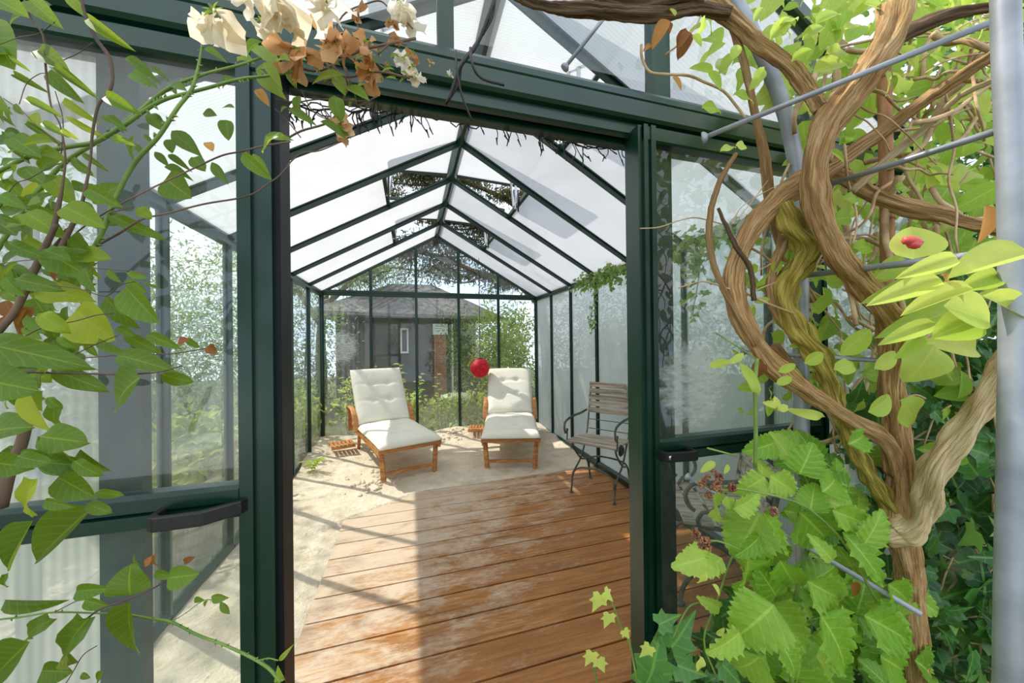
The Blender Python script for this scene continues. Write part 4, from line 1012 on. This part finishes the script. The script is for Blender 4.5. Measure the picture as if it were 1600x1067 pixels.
for a, b, c, e, w_, t in rows2: L.px('ov', a, b, c, e, w_, RNG.uniform(.50, .58) if t > .2 else .66, t)
# the big pale pair close to the lens, under the orange fruit
for k, (a, b, c, e, w_, t) in enumerate([(1426,405,1426,354,1.5,.85),(1610,395,1488,428,.42,.95),(1495,402,1413,428,.32,.9),(1470,436,1368,468,.30,.85),(1522,452,1412,488,.26,.95),(1474,478,1552,502,.72,.8),(1522,500,1460,526,.75,.65),(1535,462,1615,498,.42,.85),(1462,505,1382,532,.30,.75),(1560,430,1500,452,.5,.6),(1600,455,1540,438,.5,.9),(1440,520,1400,560,.4,.6)]):
    L.px('ov', a, b, c, e, w_, .335+.006*k, t)
# filler leaves that hide the sky in the top right corner
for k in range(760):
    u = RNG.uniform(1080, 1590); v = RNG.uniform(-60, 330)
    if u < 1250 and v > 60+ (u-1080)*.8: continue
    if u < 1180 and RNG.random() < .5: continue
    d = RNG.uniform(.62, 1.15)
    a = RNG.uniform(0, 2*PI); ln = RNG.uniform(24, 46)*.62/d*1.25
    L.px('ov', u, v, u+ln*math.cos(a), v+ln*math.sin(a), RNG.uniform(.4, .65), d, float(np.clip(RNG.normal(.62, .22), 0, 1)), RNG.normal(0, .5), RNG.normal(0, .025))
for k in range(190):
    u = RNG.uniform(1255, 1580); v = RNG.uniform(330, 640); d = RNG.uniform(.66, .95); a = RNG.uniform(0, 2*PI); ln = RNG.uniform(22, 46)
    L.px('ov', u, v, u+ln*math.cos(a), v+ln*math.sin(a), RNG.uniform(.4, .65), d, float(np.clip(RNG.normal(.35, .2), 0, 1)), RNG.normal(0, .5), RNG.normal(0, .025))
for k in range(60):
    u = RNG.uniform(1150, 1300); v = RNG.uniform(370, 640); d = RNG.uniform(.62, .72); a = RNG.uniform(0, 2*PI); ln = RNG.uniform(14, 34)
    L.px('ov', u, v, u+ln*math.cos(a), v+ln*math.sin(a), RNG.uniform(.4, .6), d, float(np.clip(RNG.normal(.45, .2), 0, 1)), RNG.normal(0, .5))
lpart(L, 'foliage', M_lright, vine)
L = PxLeaves()
for a, b, c, e, w_, t, d in [(1018,70,1005,80,.5,.6,.57),(1042,30,1020,70,.42,.6,.56),(1045,32,1050,50,.5,.1,.56),(1072,45,1066,85,.6,.0,.56),(1540,320,1545,378,.6,.6,.42),(1075,50,1060,75,.4,.2,.56),(1330,910,1345,935,.7,.3,.6),(1050,120,1065,140,.4,.8,.57),(1470,430,1500,445,.5,.7,.36),(1190,560,1180,600,.5,.0,.6)]:
    L.px('ov', a, b, c, e, w_, d, t)
lpart(L, 'dead_leaves', M_ldry, vine)
# small red fruit cluster on the pale leaf
m_ = MB(); 
for k in range(9):
    c_ = P(1426+RNG.normal(0,5), 380+RNG.normal(0,4), .325); m_.lathe(c_, [(0,-.004),(.003,-.003),(.0045,0),(.003,.003),(0,.004)], 8)
part(m_, 'fruit_cluster', simple('red_fruit', srgb(176,40,44), srgb(214,84,76), .4), vine)

# ================================================================ bramble
bb = P(1230, 1350, .62); bb[2] = -.06
br = rooted('bramble', 'bramble with large serrated leaves and unripe fruit in front of the right door', 'bramble', tuple(bb))
L = PxLeaves()
rowsb = crop(.625, 1000, 400, [
 (325,548,402,602,.75,.75),(312,552,245,600,.8,.75),(303,548,312,500,.8,.8),(232,632,322,600,.55,.8),(300,640,240,765,.95,.6),(308,645,392,742,.75,.5),(400,640,505,745,.85,.4),(425,640,440,560,.8,.45),(480,636,612,688,.5,.6),(505,690,650,832,.52,.5),(418,812,552,892,.6,.55),(560,868,760,958,.5,.75),(335,872,230,975,.85,.6),(320,870,440,1010,.75,.6),(450,895,560,1062,.7,.5),(560,898,722,985,.55,.5),(180,748,98,778,.7,.85),(205,755,150,800,.6,.8),(268,758,282,868,.7,.5),(300,700,250,760,.7,.3),(398,545,440,470,.95,.45),(455,590,520,545,.8,.5),(350,760,405,860,.6,.5),(345,960,420,1060,.9,.45),(300,1000,230,1060,.8,.6),(250,940,180,1010,.7,.7),(600,1000,700,1060,.7,.5),(560,720,620,640,.6,.6),(340,850,300,780,.7,.4),(480,760,430,700,.5,.7),(620,820,700,880,.6,.5),(440,1000,500,1067,.7,.7),(200,880,150,860,.5,.8),(180,600,215,660,.6,.8),(215,600,232,640,.6,.8),(520,470,600,440,.5,.4),(520,640,470,600,.6,.8)])
for a, b, c, e, w_, t in rowsb: L.px('br', a, b, c, e, w_, RNG.uniform(.50, .60), t, RNG.normal(0,.3), RNG.normal(0,.03))
for k in range(70):
    u = RNG.uniform(1185, 1430); v = RNG.uniform(900, 1090); d = RNG.uniform(.62, .74); a = RNG.uniform(0, 2*PI); ln = RNG.uniform(40, 75)
    L.px('br', u, v, u+ln*math.cos(a), v+ln*math.sin(a), .75, d, float(np.clip(RNG.normal(.45, .2), 0, 1)), RNG.normal(0,.4), RNG.normal(0,.03))
for k in range(26):
    u = RNG.uniform(1210, 1330); v = RNG.uniform(690, 870); d = RNG.uniform(.60, .68); a = RNG.uniform(0, 2*PI); ln = RNG.uniform(34, 60)
    L.px('br', u, v, u+ln*math.cos(a), v+ln*math.sin(a), .75, d, float(np.clip(RNG.normal(.35, .2), 0, 1)), RNG.normal(0,.4))
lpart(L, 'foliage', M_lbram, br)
L = PxLeaves()   # young bright sprigs
for a, b, c, e, w_, t in crop(.625, 1000, 400, [(295,345,262,262,.3,.7),(345,375,312,365,.5,.95),(345,380,340,350,.5,.95),(345,385,380,372,.5,.9),(188,515,150,540,.4,.8),(165,790,150,830,.4,.9),(190,945,212,930,.5,1),(205,955,235,975,.6,1),(198,960,200,990,.5,1),(180,820,200,850,.4,.9),(150,1000,155,1060,.4,1),(218,520,214,548,.5,.8)]): L.px('ov', a, b, c, e, w_, .52, t)
for a, b, c, e, w_ in [(1015,1010,1000,1030,.6),(938,930,927,960,.6),(945,925,960,940,.8),(925,1020,915,1045,.6),(935,1030,945,1055,.7),(952,960,945,985,.6),(975,985,985,1000,.7)]: L.px('iv', a, b, c, e, .9, .58, .95)
lpart(L, 'young_leaves', M_lright, br)
m_ = MB()
for pts, w_, d in [([(1183,560),(1180,600),(1181,680),(1180,730)],6,.54), ([(1130,760),(1180,768),(1230,780),(1270,800),(1320,850),(1370,940)],4,.53), ([(1105,700),(1150,712)],3,.55), ([(1090,750),(1115,765),(1150,770)],3,.53), ([(1090,850),(1120,845),(1160,860)],3,.53), ([(1120,1060),(1100,1000),(1120,940),(1140,880),(1150,860)],3,.6), ([(1000,1100),(985,1010),(970,980),(955,940),(938,928)],3.2,.6), ([(935,1100),(930,1050),(922,1020)],3,.6), ([(1240,1100),(1235,1000),(1250,900),(1280,800)],6,.62), ([(1181,560),(1150,540),(1118,520)],2.2,.54), ([(1050,1000),(1075,950),(1100,940)],2.5,.6)]:
    m_.tube([W(u, v, d) for u, v in pts], w_*d/FPX/2, 7, 5)
part(m_, 'stem', M_thorn, br)
for cu, cv, n_, sp in ((1113,757,9,15),(1100,848,9,14),(1140,762,4,8),(1120,740,4,8),(1212,800,4,9),(1086,832,3,7)):
    m_ = MB()
    for k in range(n_):
        c_ = P(cu+RNG.normal(0,sp*.55), cv+RNG.normal(0,sp*.5), .525+RNG.normal(0,.006)); R_ = RNG.uniform(.0045, .0062)
        for q in range(16):
            e_ = unit(RNG.normal(0,1,3)); m_.lathe(tuple(c_+e_*R_*.8), [(0,-R_*.36),(R_*.32,-R_*.15),(R_*.36,.05*R_),(0,R_*.36)], 6, tuple(e_))
    part(m_, 'fruit_cluster', M_berry, br)

# ================================================================ ivy bank at the lower right
ib = P(1480, 1500, .85); ib[2] = -.06
iv = rooted('ivy_bank', 'dark glossy ivy covering the ground and hedge below the steel arch', 'ivy', tuple(ib)); L = PxLeaves()
for k in range(1500):
    u = RNG.uniform(1015, 1640); v = RNG.uniform(430, 1110)
    if u < 1320 and v < 960-(u-1010)*.12: continue
    if 1015 < u < 1120 and v < 1000: continue
    if u < 1400 and v < 620: continue
    d = RNG.uniform(.70, 1.0); a = RNG.uniform(0, 2*PI); ln = RNG.uniform(30, 62)*(.62 if u < 1120 else .85)
    L.px('iv', u, v, u+ln*math.cos(a), v+ln*math.sin(a), .85, d, float(np.clip(RNG.normal(.32, .22), 0, 1)), RNG.normal(0,.5), RNG.normal(0,.03))
for a, b, c, e, w_ in [(1015,1060,1040,980,.8),(1050,1010,1090,960,.8),(1060,1040,1110,1060,.8),(1020,1050,1000,1090,.8),(1130,1040,1165,1075,.9),(1030,975,1065,960,.8)]: L.px('iv', a, b, c, e, w_, .62, .55)
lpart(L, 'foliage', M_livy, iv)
m_ = MB()
for k in range(60):
    u, v = RNG.uniform(1330, 1560), RNG.uniform(560, 1060); d0 = RNG.uniform(.75, .9); pts = []; a = RNG.uniform(0, 2*PI)
    for j in range(5): pts.append(W(u, v, d0)); a += RNG.normal(0,.4); u += 30*math.cos(a); v += 30*math.sin(a)
    m_.tube(pts, .002, 5, 3)
part(m_, 'stem', M_tan, iv)
# hedge that stands behind the arch
for (x, y, z, rx, ry, rz, n_, lab) in [(2.35, -.75, 1.0, .5, .7, 1.3, 3600, 'dark hedge wall behind the ivy right of the greenhouse'), (2.6, .1, 1.6, .5, .6, 1.6, 4200, 'tall hedge at the greenhouse front corner behind the arch')]:
    r = rooted('hedge', lab, 'hedge', (x, y, -.06)); cloud(M_livy, n_, (0,0,z), (rx, ry, rz), .075, 'iv', .85, r, 'foliage', (0,.6), clumps=60, cs=.22)

# ================================================================ left climber: honeysuckle close to the lens
hb = P(-40, 1700, .36); hb[2] = -.06
hs = rooted('honeysuckle', 'honeysuckle with round leaves and brown stems on the left', 'honeysuckle', tuple(hb)); L = PxLeaves(); Ls = PxLeaves()
A = crop(.375, 0, 0, [(-40,-10,92,40,.7,.5),(125,0,250,110,.45,.45),(285,-10,355,62,.4,.6),(372,75,548,205,.2,.6),(-50,100,45,278,.85,.5),(40,232,98,285,.22,.4),(160,208,280,290,.5,.2),(200,300,316,412,.34,.25),(225,280,402,405,.17,.35),(60,310,200,385,.17,.5),(105,412,240,470,.22,.5),(265,415,390,505,.22,.8),(280,485,395,562,.2,.9),(0,405,45,475,.5,.35),(0,485,62,525,.2,.3),(175,510,270,560,.3,.4),(110,510,230,590,.18,.3),(18,550,142,660,.35,.35),(225,592,90,600,.35,.6),(150,612,250,650,.45,.6),(255,540,316,575,.3,.95),(300,662,362,725,.45,.4),(345,640,435,705,.2,.4),
 (440,400,580,472,.32,.5),(430,480,512,520,.42,.3),(460,570,538,590,.4,.4),(365,785,502,860,.4,.5),(450,892,645,985,.24,.45),(265,860,412,930,.6,.6),(575,865,620,905,.8,.6),(0,812,92,860,.5,.45),(110,885,250,975,.5,.6),(35,1005,150,1060,.5,.35),(180,1040,272,1070,.6,.4),(308,975,356,1018,.7,.5),(1180,560,1050,595,.3,.55),(1010,640,1112,742,.36,.5),(690,745,790,822,.95,.35),(0,690,60,640,.4,.4),(60,780,10,800,.4,.6),(230,820,180,860,.6,.3),(0,900,80,930,.3,.3),(100,480,60,430,.4,.5)])
B = crop(.375, 0, 350, [(30,75,150,138,.45,.25),(185,110,340,205,.62,.45),(285,125,380,160,.5,.5),(62,228,216,262,.45,.3),(155,280,342,285,.55,.8),(165,372,260,450,.6,.7),(315,360,465,482,.9,.85),(440,305,550,440,.4,.3),(525,262,650,410,.6,.45),(530,232,602,282,.4,.4),(530,202,600,226,.4,.5),(615,460,740,515,.32,.45),(520,462,650,530,.32,.4),(410,482,530,542,.3,.4),(490,430,552,462,.5,.5),(352,182,392,282,.5,.3),(600,240,655,270,.2,.4),(775,476,820,516,.5,.5),(0,585,76,615,.4,.9),(200,722,242,776,.6,.4),(455,192,502,244,.4,.4),(75,160,20,210,.4,.5),(300,60,355,90,.6,.5),(20,220,80,300,.5,.5),(110,420,170,480,.5,.6),(240,470,300,520,.4,.5),(290,470,400,500,.4,.6),(360,500,405,550,.4,.5)])
Bb = crop(.375, 0, 350, [(-90,490,285,575,.32,.3),(490,545,705,600,.36,.3),(675,625,782,665,.55,.35),(585,640,400,765,.95,.3),(225,605,405,690,.4,.3),(-60,650,125,690,.85,.4),(205,600,150,640,.5,.8),(120,690,195,862,.4,.95),(165,885,325,905,.75,.4),(-70,870,105,830,.85,.4),(80,972,225,985,.5,.4),(170,985,325,1020,.5,.35),(335,937,452,1030,.35,.4),(310,985,400,1060,.5,.35),(-50,1000,95,1010,.6,.45)])
Cc = crop(.344, 0, 700, [(155,140,15,345,.62,.85),(265,130,422,225,.6,.35),(425,270,135,515,.46,.25),(150,330,20,560,.55,.2),(395,250,488,300,.55,.35),(205,238,330,270,.35,.4),(592,668,570,538,1.45,.35),(590,700,558,985,.72,.3),(760,590,885,580,.75,.45),(705,562,775,592,.5,.45),(345,650,488,640,.45,.4),(385,690,497,722,.4,.45),(25,688,292,700,.22,.3),(408,770,108,1065,.40,.25),(245,775,-10,890,.32,.3),(135,880,-40,1040,.7,.2),(190,1010,322,1020,.7,.3),(372,1022,408,1045,.6,.4),(470,1018,420,1066,.6,.35),(210,10,372,110,.6,.4),(78,35,200,75,.55,.4),(-40,60,102,100,.8,.35),(435,200,538,220,.4,.5),(30,570,-20,660,.4,.4)])
for k, (a, b, c, e, w_, t) in enumerate(A): L.px('ov', a, b, c, e, w_, .36+.10*((k*7) % 5)/5, t, -.2)
for k, (a, b, c, e, w_, t) in enumerate(B): L.px('ov', a, b, c, e, w_, .36+.08*((k*7) % 5)/5, t, -.2)
for k, (a, b, c, e, w_, t) in enumerate(Bb): L.px('ov' if w_ < .8 else 'he', a, b, c, e, w_, .31+.05*((k*7) % 5)/5, t, -.2)
for k, (a, b, c, e, w_, t) in enumerate(Cc): L.px('ov' if w_ < .9 else 'he', a, b, c, e, w_, .30+.06*((k*7) % 5)/5, t, -.2)
for k in range(110):
    u = abs(RNG.normal(0, 70)); v = RNG.uniform(260, 640) if k % 3 else RNG.uniform(0, 700); a = RNG.uniform(0, 2*PI); ln = RNG.uniform(26, 52)
    if u > 150: continue
    L.px('ov', u, v, u+ln*math.cos(a), v+ln*math.sin(a), RNG.uniform(.35, .7), RNG.uniform(.40, .50), float(np.clip(RNG.normal(.42, .22), 0, 1)), RNG.normal(0,.5))
lpart(L, 'foliage', M_lhon, hs)
def pxs(m_, sc, ox, oy, pts, w_, d, n=7):
    m_.tube([W(ox+x*sc, oy+y*sc, d) for x, y in pts], [RP(ox+x*sc, oy+y*sc, d, q*sc) for (x, y), q in zip(pts, [w_]*len(pts) if np.isscalar(w_) else w_)], n, 5, .06, 30)
m_ = MB(); pxs(m_, .375, 0, 0, [(335,-30),(355,60),(400,160),(455,240),(468,330),(450,390),(410,440),(385,560),(375,680),(340,850),(290,960),(240,1060)], [18,20,24,24,20,18,16,16,14,20,26,30], .40); part(m_, 'stem', M_bark, hs)
m_ = MB(); pxs(m_, .375, 0, 0, [(95,-20),(130,80),(180,150),(192,300),(215,450),(250,520),(272,650),(262,760),(245,850),(220,960),(180,1050)], [14,14,14,12,11,10,12,14,26,28,30], .40); part(m_, 'stem', M_bark, hs)
m_ = MB(); pxs(m_, .375, 0, 350, [(235,0),(190,90),(140,200),(70,350),(0,440),(-60,520)], [30,34,40,42,44,46], .40); part(m_, 'stem', M_bark, hs)
m_ = MB(); pxs(m_, .375, 0, 350, [(330,-30),(250,70),(170,160),(120,250)], [22,24,26,24], .41); part(m_, 'stem', M_bark, hs)
m_ = MB(); pxs(m_, .375, 0, 350, [(110,840),(85,930),(40,1030),(0,1180)], [60,66,70,80], .42); part(m_, 'stem', M_bark, hs)
m_ = MB(); pxs(m_, .375, 0, 0, [(225,1067),(330,960),(450,880),(620,790),(800,705),(920,650),(1000,632),(1100,608),(1210,590)], 9, .43); part(m_, 'stem', M_bark, hs)
m_ = MB(); pxs(m_, .375, 0, 0, [(350,1060),(430,1010),(500,970),(590,915),(700,888),(850,850),(1000,825),(1070,800),(1110,770),(1160,735),(1210,680)], [10,12,14,12,11,10,9,8,7,6,4], .44); part(m_, 'stem', M_bark, hs)
m_ = MB(); pxs(m_, .375, 0, 0, [(450,890),(560,860)], 6, .43); part(m_, 'stem', M_bark, hs)
m_ = MB(); pxs(m_, .375, 0, 0, [(0,185),(80,155),(160,140),(230,90)], 5, .40); part(m_, 'stem', M_bark, hs)
m_ = MB(); pxs(m_, .375, 0, 0, [(385,178),(330,220),(265,250)], 5, .41); part(m_, 'stem', M_bark, hs)
m_ = MB(); pxs(m_, .375, 0, 0, [(15,410),(100,470),(150,520),(260,600)], 7, .40); part(m_, 'stem', M_bark, hs)
m_ = MB(); pxs(m_, .375, 0, 0, [(80,435),(110,350),(160,310),(190,305)], 5, .40); part(m_, 'stem', M_bark, hs)
m_ = MB(); pxs(m_, .375, 0, 0, [(230,380),(262,500),(255,640)], 6, .4); part(m_, 'stem', M_bark, hs)
m_ = MB(); pxs(m_, .375, 0, 0, [(0,865),(60,770),(120,745),(200,700),(250,680)], 6, .4); part(m_, 'stem', M_bark, hs)
m_ = MB(); pxs(m_, .375, 0, 350, [(215,255),(330,270),(440,300),(500,255),(560,240)], 7, .38); part(m_, 'stem', M_bark, hs)
m_ = MB(); pxs(m_, .375, 0, 350, [(345,180),(450,188),(560,198),(610,205)], 6, .40); part(m_, 'stem', M_bark, hs)
m_ = MB(); pxs(m_, .375, 0, 350, [(0,165),(130,150),(250,155)], 6, .4); part(m_, 'stem', M_bark, hs)
m_ = MB(); pxs(m_, .375, 0, 350, [(70,615),(200,620),(430,625),(560,625),(670,615),(760,590)], [12,14,14,10,8,6], .33); part(m_, 'young_stem', M_purple, hs)
m_ = MB(); pxs(m_, .375, 0, 350, [(275,565),(420,552),(540,545),(700,542),(800,528),(870,515)], 7, .36); part(m_, 'young_stem', M_purple, hs)
m_ = MB(); pxs(m_, .375, 0, 350, [(100,470),(180,432),(310,405),(400,380),(470,372)], 7, .37); part(m_, 'young_stem', M_purple, hs)
m_ = MB(); pxs(m_, .375, 0, 350, [(280,560),(380,510),(500,460)], 6, .37); part(m_, 'young_stem', M_purple, hs)
m_ = MB(); pxs(m_, .344, 0, 700, [(390,778),(460,730),(600,680),(690,640),(765,595)], [14,14,13,11,8], .315); part(m_, 'young_stem', M_purple, hs)
m_ = MB(); pxs(m_, .344, 0, 700, [(255,742),(340,698),(450,648)], 7, .33); part(m_, 'young_stem', M_purple, hs)
m_ = MB(); pxs(m_, .344, 0, 700, [(295,1075),(330,1020),(378,940),(440,898)], 7, .34); part(m_, 'young_stem', M_purple, hs)
m_ = MB(); pxs(m_, .344, 0, 700, [(80,58),(180,45),(280,10)], 8, .34); part(m_, 'young_stem', M_purple, hs)
m_ = MB(); pxs(m_, .375, 0, 350, [(80,990),(180,965),(260,945),(290,910)], 8, .34); part(m_, 'young_stem', M_purple, hs)
L = PxLeaves()
for a, b, c, e, w_, t in crop(.375, 0, 350, [(150,350,40,480,.5,.2),(120,350,70,420,.6,.3),(250,180,190,250,.6,.1),(20,320,60,400,.6,.15),(0,430,60,380,.5,.2),(300,20,250,60,.4,.2)]): L.px('ov', a, b, c, e, w_, .41, t)
for a, b, c, e, w_, t in crop(.344, 0, 700, [(655,535,690,490,.5,.3),(700,485,690,555,.4,.1),(835,515,885,495,.5,.0)]): L.px('ov', a, b, c, e, w_, .32, t)
for a, b, c, e in [(278,535,292,528),(330,538,334,550),(325,540,338,552),(865//8+220,1200//8,105,152)][:3]: L.px('ov', a, b, c, e, .9, .35, .1)
L.px('ov', 324, 222, 332, 236, .8, .42, .9); L.px('ov', 402, 140, 420, 165, .45, .50, .9); L.px('ov', 400, 140, 412, 150, .45, .50, .8)
lpart(L, 'dead_leaves', M_ldry, hs)

# ================================================================ rose with thorny canes and faded blooms
rb_ = P(-60, 1700, .42); rb_[2] = -.06
ro = rooted('climbing_rose', 'climbing rose with thorny green canes and faded cream blooms on the left', 'rose', tuple(rb_))
def cane(sc, ox, oy, pts, w_, d):
    m_ = MB(); pxs(m_, sc, ox, oy, pts, w_, d, 9)
    for k in range(len(pts)*2):
        i = RNG.integers(len(pts)-1); f = RNG.random(); x = pts[i][0]*(1-f)+pts[i+1][0]*f; y = pts[i][1]*(1-f)+pts[i+1][1]*f
        ww = (w_ if np.isscalar(w_) else w_[i])*sc; a = RNG.choice([-1, 1])
        t = np.array([pts[i+1][0]-pts[i][0], pts[i+1][1]-pts[i][1]], float); t /= np.linalg.norm(t); n_ = np.array([-t[1], t[0]])*a
        q0 = np.array([ox+x*sc, oy+y*sc]); p0 = P(*(q0+n_*ww*.35), d); p1 = P(*(q0+n_*ww*1.05+t*ww*.25), d)
        m_.tube([p0, p1], [ww*.28*d/FPX, .0002], 6, 1)
    part(m_, 'cane', M_thorn, ro)
cane(.375, 0, 0, [(-40,735),(60,680),(160,640),(280,612),(400,590),(520,520),(610,455),(700,410),(850,370),(1000,330),(1100,318),(1220,300)], [26,26,28,28,26,26,24,22,18,16,14,12], .46)
cane(.375, 0, 0, [(-60,1120),(20,990),(100,880),(180,770),(280,670),(420,580),(560,480),(700,370),(850,310),(1000,270),(1120,230),(1220,205)], [30,30,30,28,26,26,24,20,16,14,12,10], .48)
cane(.375, 0, 0, [(240,1560),(300,1450),(350,1290),(372,1180),(380,1067),(430,960),(480,830),(560,680),(660,570),(740,450),(800,370),(830,260),(842,180)], [30,30,30,28,26,26,26,26,22,20,18,14,10], .44)
cane(.344, 0, 700, [(-20,780),(90,768),(200,750),(300,745),(440,750),(560,752),(690,775),(780,790),(900,850),(1010,890),(1140,950),(1220,1000),(1275,1062)], [14,14,14,14,12,12,14,14,16,16,18,18,20], .36)
cane(.344, 0, 700, [(790,782),(850,745),(930,690),(1000,700)], 5, .36)
cane(.344, 0, 700, [(1170,965),(1220,955),(1265,965)], 7, .36)
m_ = MB()
for pts, w_ in [([(470,80),(520,105),(545,130),(538,150)],3), ([(515,95),(540,120),(590,112),(640,122)],3.4), ([(450,100),(500,110),(560,80),(600,70),(650,60)],4), ([(520,50),(540,20),(575,5),(595,2),(610,15),(630,30),(645,45)],2.2), ([(558,30),(560,60),(562,80)],1.6), ([(590,85),(615,65),(635,70)],3), ([(540,105),(555,150),(560,165),(590,150)],2), ([(500,65),(510,95),(522,130)],4), ([(590,100),(620,118),(645,120)],2.5), ([(420,60),(450,90),(480,85)],4),
    ([(540,140),(535,160),(515,190),(470,205),(440,222)],3), ([(430,155),(460,160),(500,155),(560,158),(575,156)],2), ([(470,140),(490,175),(520,190)],1.6), ([(500,160),(520,195),(545,215)],1.6), ([(430,170),(450,190),(470,215)],1.8), ([(540,218),(500,235),(470,240),(447,260)],2), ([(0,430),(60,425)],3)]:
    m_ = MB(); m_.tube([W(u, v, .50) for u, v in pts], w_*.50/FPX/2, 6, 5); part(m_, 'twig', M_bark, ro)
L = PxLeaves()
RA = crop(.375, 0, 0, [(550,302,630,355,.55,.45),(525,240,645,320,.25,.4),(620,275,700,330,.2,.3),(645,632,700,690,.35,.2),(685,695,790,730,.3,.25),(700,645,785,700,.25,.25),(715,545,828,640,.4,.25),(718,580,715,636,.85,.25),(800,655,845,702,.8,.3),(882,675,942,762,.35,.3),(905,482,835,465,.5,.3),(978,450,920,440,.5,.3),(945,500,950,582,.6,.3),(622,472,660,530,.7,.4),(655,475,680,510,.3,.3),(1105,255,1015,155,.28,.75),(1065,270,965,215,.27,.7),(1100,260,1172,350,.35,.75),(1070,285,1122,356,.3,.8),(850,205,935,240,.3,.55),(985,330,900,350,.3,.5),(1210,255,1140,230,.5,.8),(780,380,700,340,.4,.4),(660,370,600,340,.4,.3),(740,400,710,340,.3,.3),(560,560,540,670,.2,.6),(600,560,640,600,.3,.4),(560,600,600,640,.4,.4)])
RB = [(470,115,468,158,.0,.5)][:0]+[(412,215,456,215,.28,.6),(395,240,420,278,.35,.6),(540,118,482,122,.28,.75),(578,158,535,128,.3,.55),(520,190,470,170,.0,.0)][:4]+[(410,65,375,80,.3,.6),(445,115,385,60,.25,.75),(440,112,395,100,.25,.7),(400,120,445,150,.35,.75),(480,95,430,85,.35,.7),(540,150,520,110,.4,.7),(575,155,548,135,.3,.4),(523,150,530,185,.6,.4),(500,190,540,210,.25,.35),(470,150,458,175,.4,.35),(450,170,492,192,.25,.35),(448,110,460,135,.3,.5),(520,195,548,214,.25,.35)]
for a, b, c, e, w_, t in RA+RB: L.px('ov' if w_ > .5 else 'la', a, b, c, e, max(w_, .2)*1.1, RNG.uniform(.44, .52), t)
for a, b, c, e, w_, t in crop(.344, 0, 700, [(930,690,865,684,.3,.5),(960,672,1030,690,.45,.5),(1000,695,1042,760,.3,.4),(945,690,920,725,.4,.6),(1268,965,1322,905,.22,.9),(1262,985,1290,1068,.25,.85),(1250,1040,1270,1067,.5,.9),(640,535,590,485,.08,.6)]): L.px('la', a, b, c, e, w_*1.2, .36, t)
for k in range(40):
    u = RNG.uniform(430, 640); v = 100+RNG.normal(0, 22)+(u-430)*.03; a = RNG.uniform(0, 2*PI); ln = RNG.uniform(10, 20)
    L.px('la', u, v, u+ln*math.cos(a), v+ln*math.sin(a), .25, RNG.uniform(.48, .52), RNG.uniform(.3,.9))
lpart(L, 'foliage', M_lrose, ro)
def bloom(u, v, size, d, mat, tr, n_=12, droop=.6, stringy=False):
    L = Leaves(); c_ = P(u, v, d); s_ = 1.15*size*d/FPX
    for k in range(n_):
        dr = unit(RNG.normal(0, 1, 3)+np.array([0, 0, -droop])-_F*.5); L.put('la' if stringy and k % 3 else 'pe', c_+RNG.normal(0, .06, 3)*s_, dr, -_F+RNG.normal(0, .5, 3), s_*RNG.uniform(.4, .62), RNG.uniform(.18, .3) if stringy and k % 3 else RNG.uniform(.6, 1.), RNG.uniform(*tr))
    lpart(L, 'bloom', mat, ro)
    L = Leaves()
    for k in range(6):
        a = k*PI/3; L.put('la', c_-_F*s_*.12, _R2*math.cos(a)+_U2*math.sin(a)*.8+_U2*.4-_F*.3, -_F+_U2, max(.006, s_*.24), .28, RNG.uniform(.2, .8))
    lpart(L, 'sepals', M_lrose, ro)
for u, v, sz, d, mt, tr, n_, dr in [(342,28,66,.36,M_petal,(.2,.6),6,1.8),(318,38,26,.37,M_petal,(.1,.5),4,1.),(432,-4,78,.36,M_petal,(.15,.6),9,1.1),(455,34,44,.38,M_petal,(.0,.5),6,1.2),(508,10,66,.40,M_petal,(.6,1),10,.7),(412,38,40,.38,M_petal,(.6,1),6,.8),(385,0,40,.37,M_petal,(.5,1),6,1.2),(470,88,62,.47,M_petaldry,(.1,.8),16,.7),(522,72,56,.47,M_petaldry,(.3,1),14,.4),(540,85,40,.48,M_petaldry,(.2,1),8,.2),(578,95,50,.50,M_petaldry,(0,.7),12,.7),(582,118,40,.50,M_petaldry,(.4,.9),8,1.),(572,70,32,.50,M_petaldry,(.5,.9),6,.2),(632,92,26,.51,M_petal,(.85,1),9,.1),(645,108,30,.51,M_petal,(.5,1),8,.6),(650,122,26,.51,M_petal,(.6,1),7,.6),(638,38,36,.51,M_petal,(.6,1),9,.3),(628,5,36,.49,M_petal,(.5,.9),7,1.),(612,35,18,.51,M_petaldry,(0,.4),7,.4),(618,60,20,.51,M_petaldry,(.1,.5),7,.6),(558,22,20,.50,M_petaldry,(.1,.4),6,1.),(645,85,18,.51,M_petaldry,(.2,.6),6,.6),(535,195,28,.50,M_petaldry,(.8,1),10,.5),(538,212,24,.50,M_petaldry,(.8,1),7,.8),(605,105,10,.51,M_petaldry,(.4,.5),5,.3),(672,97,9,.55,M_petaldry,(.6,.9),4,.3),(702,118,10,.55,M_petal,(.3,.6),4,.3)]:
    bloom(u, v, sz, d, mt, tr, n_, dr, mt is M_petaldry and sz > 35)
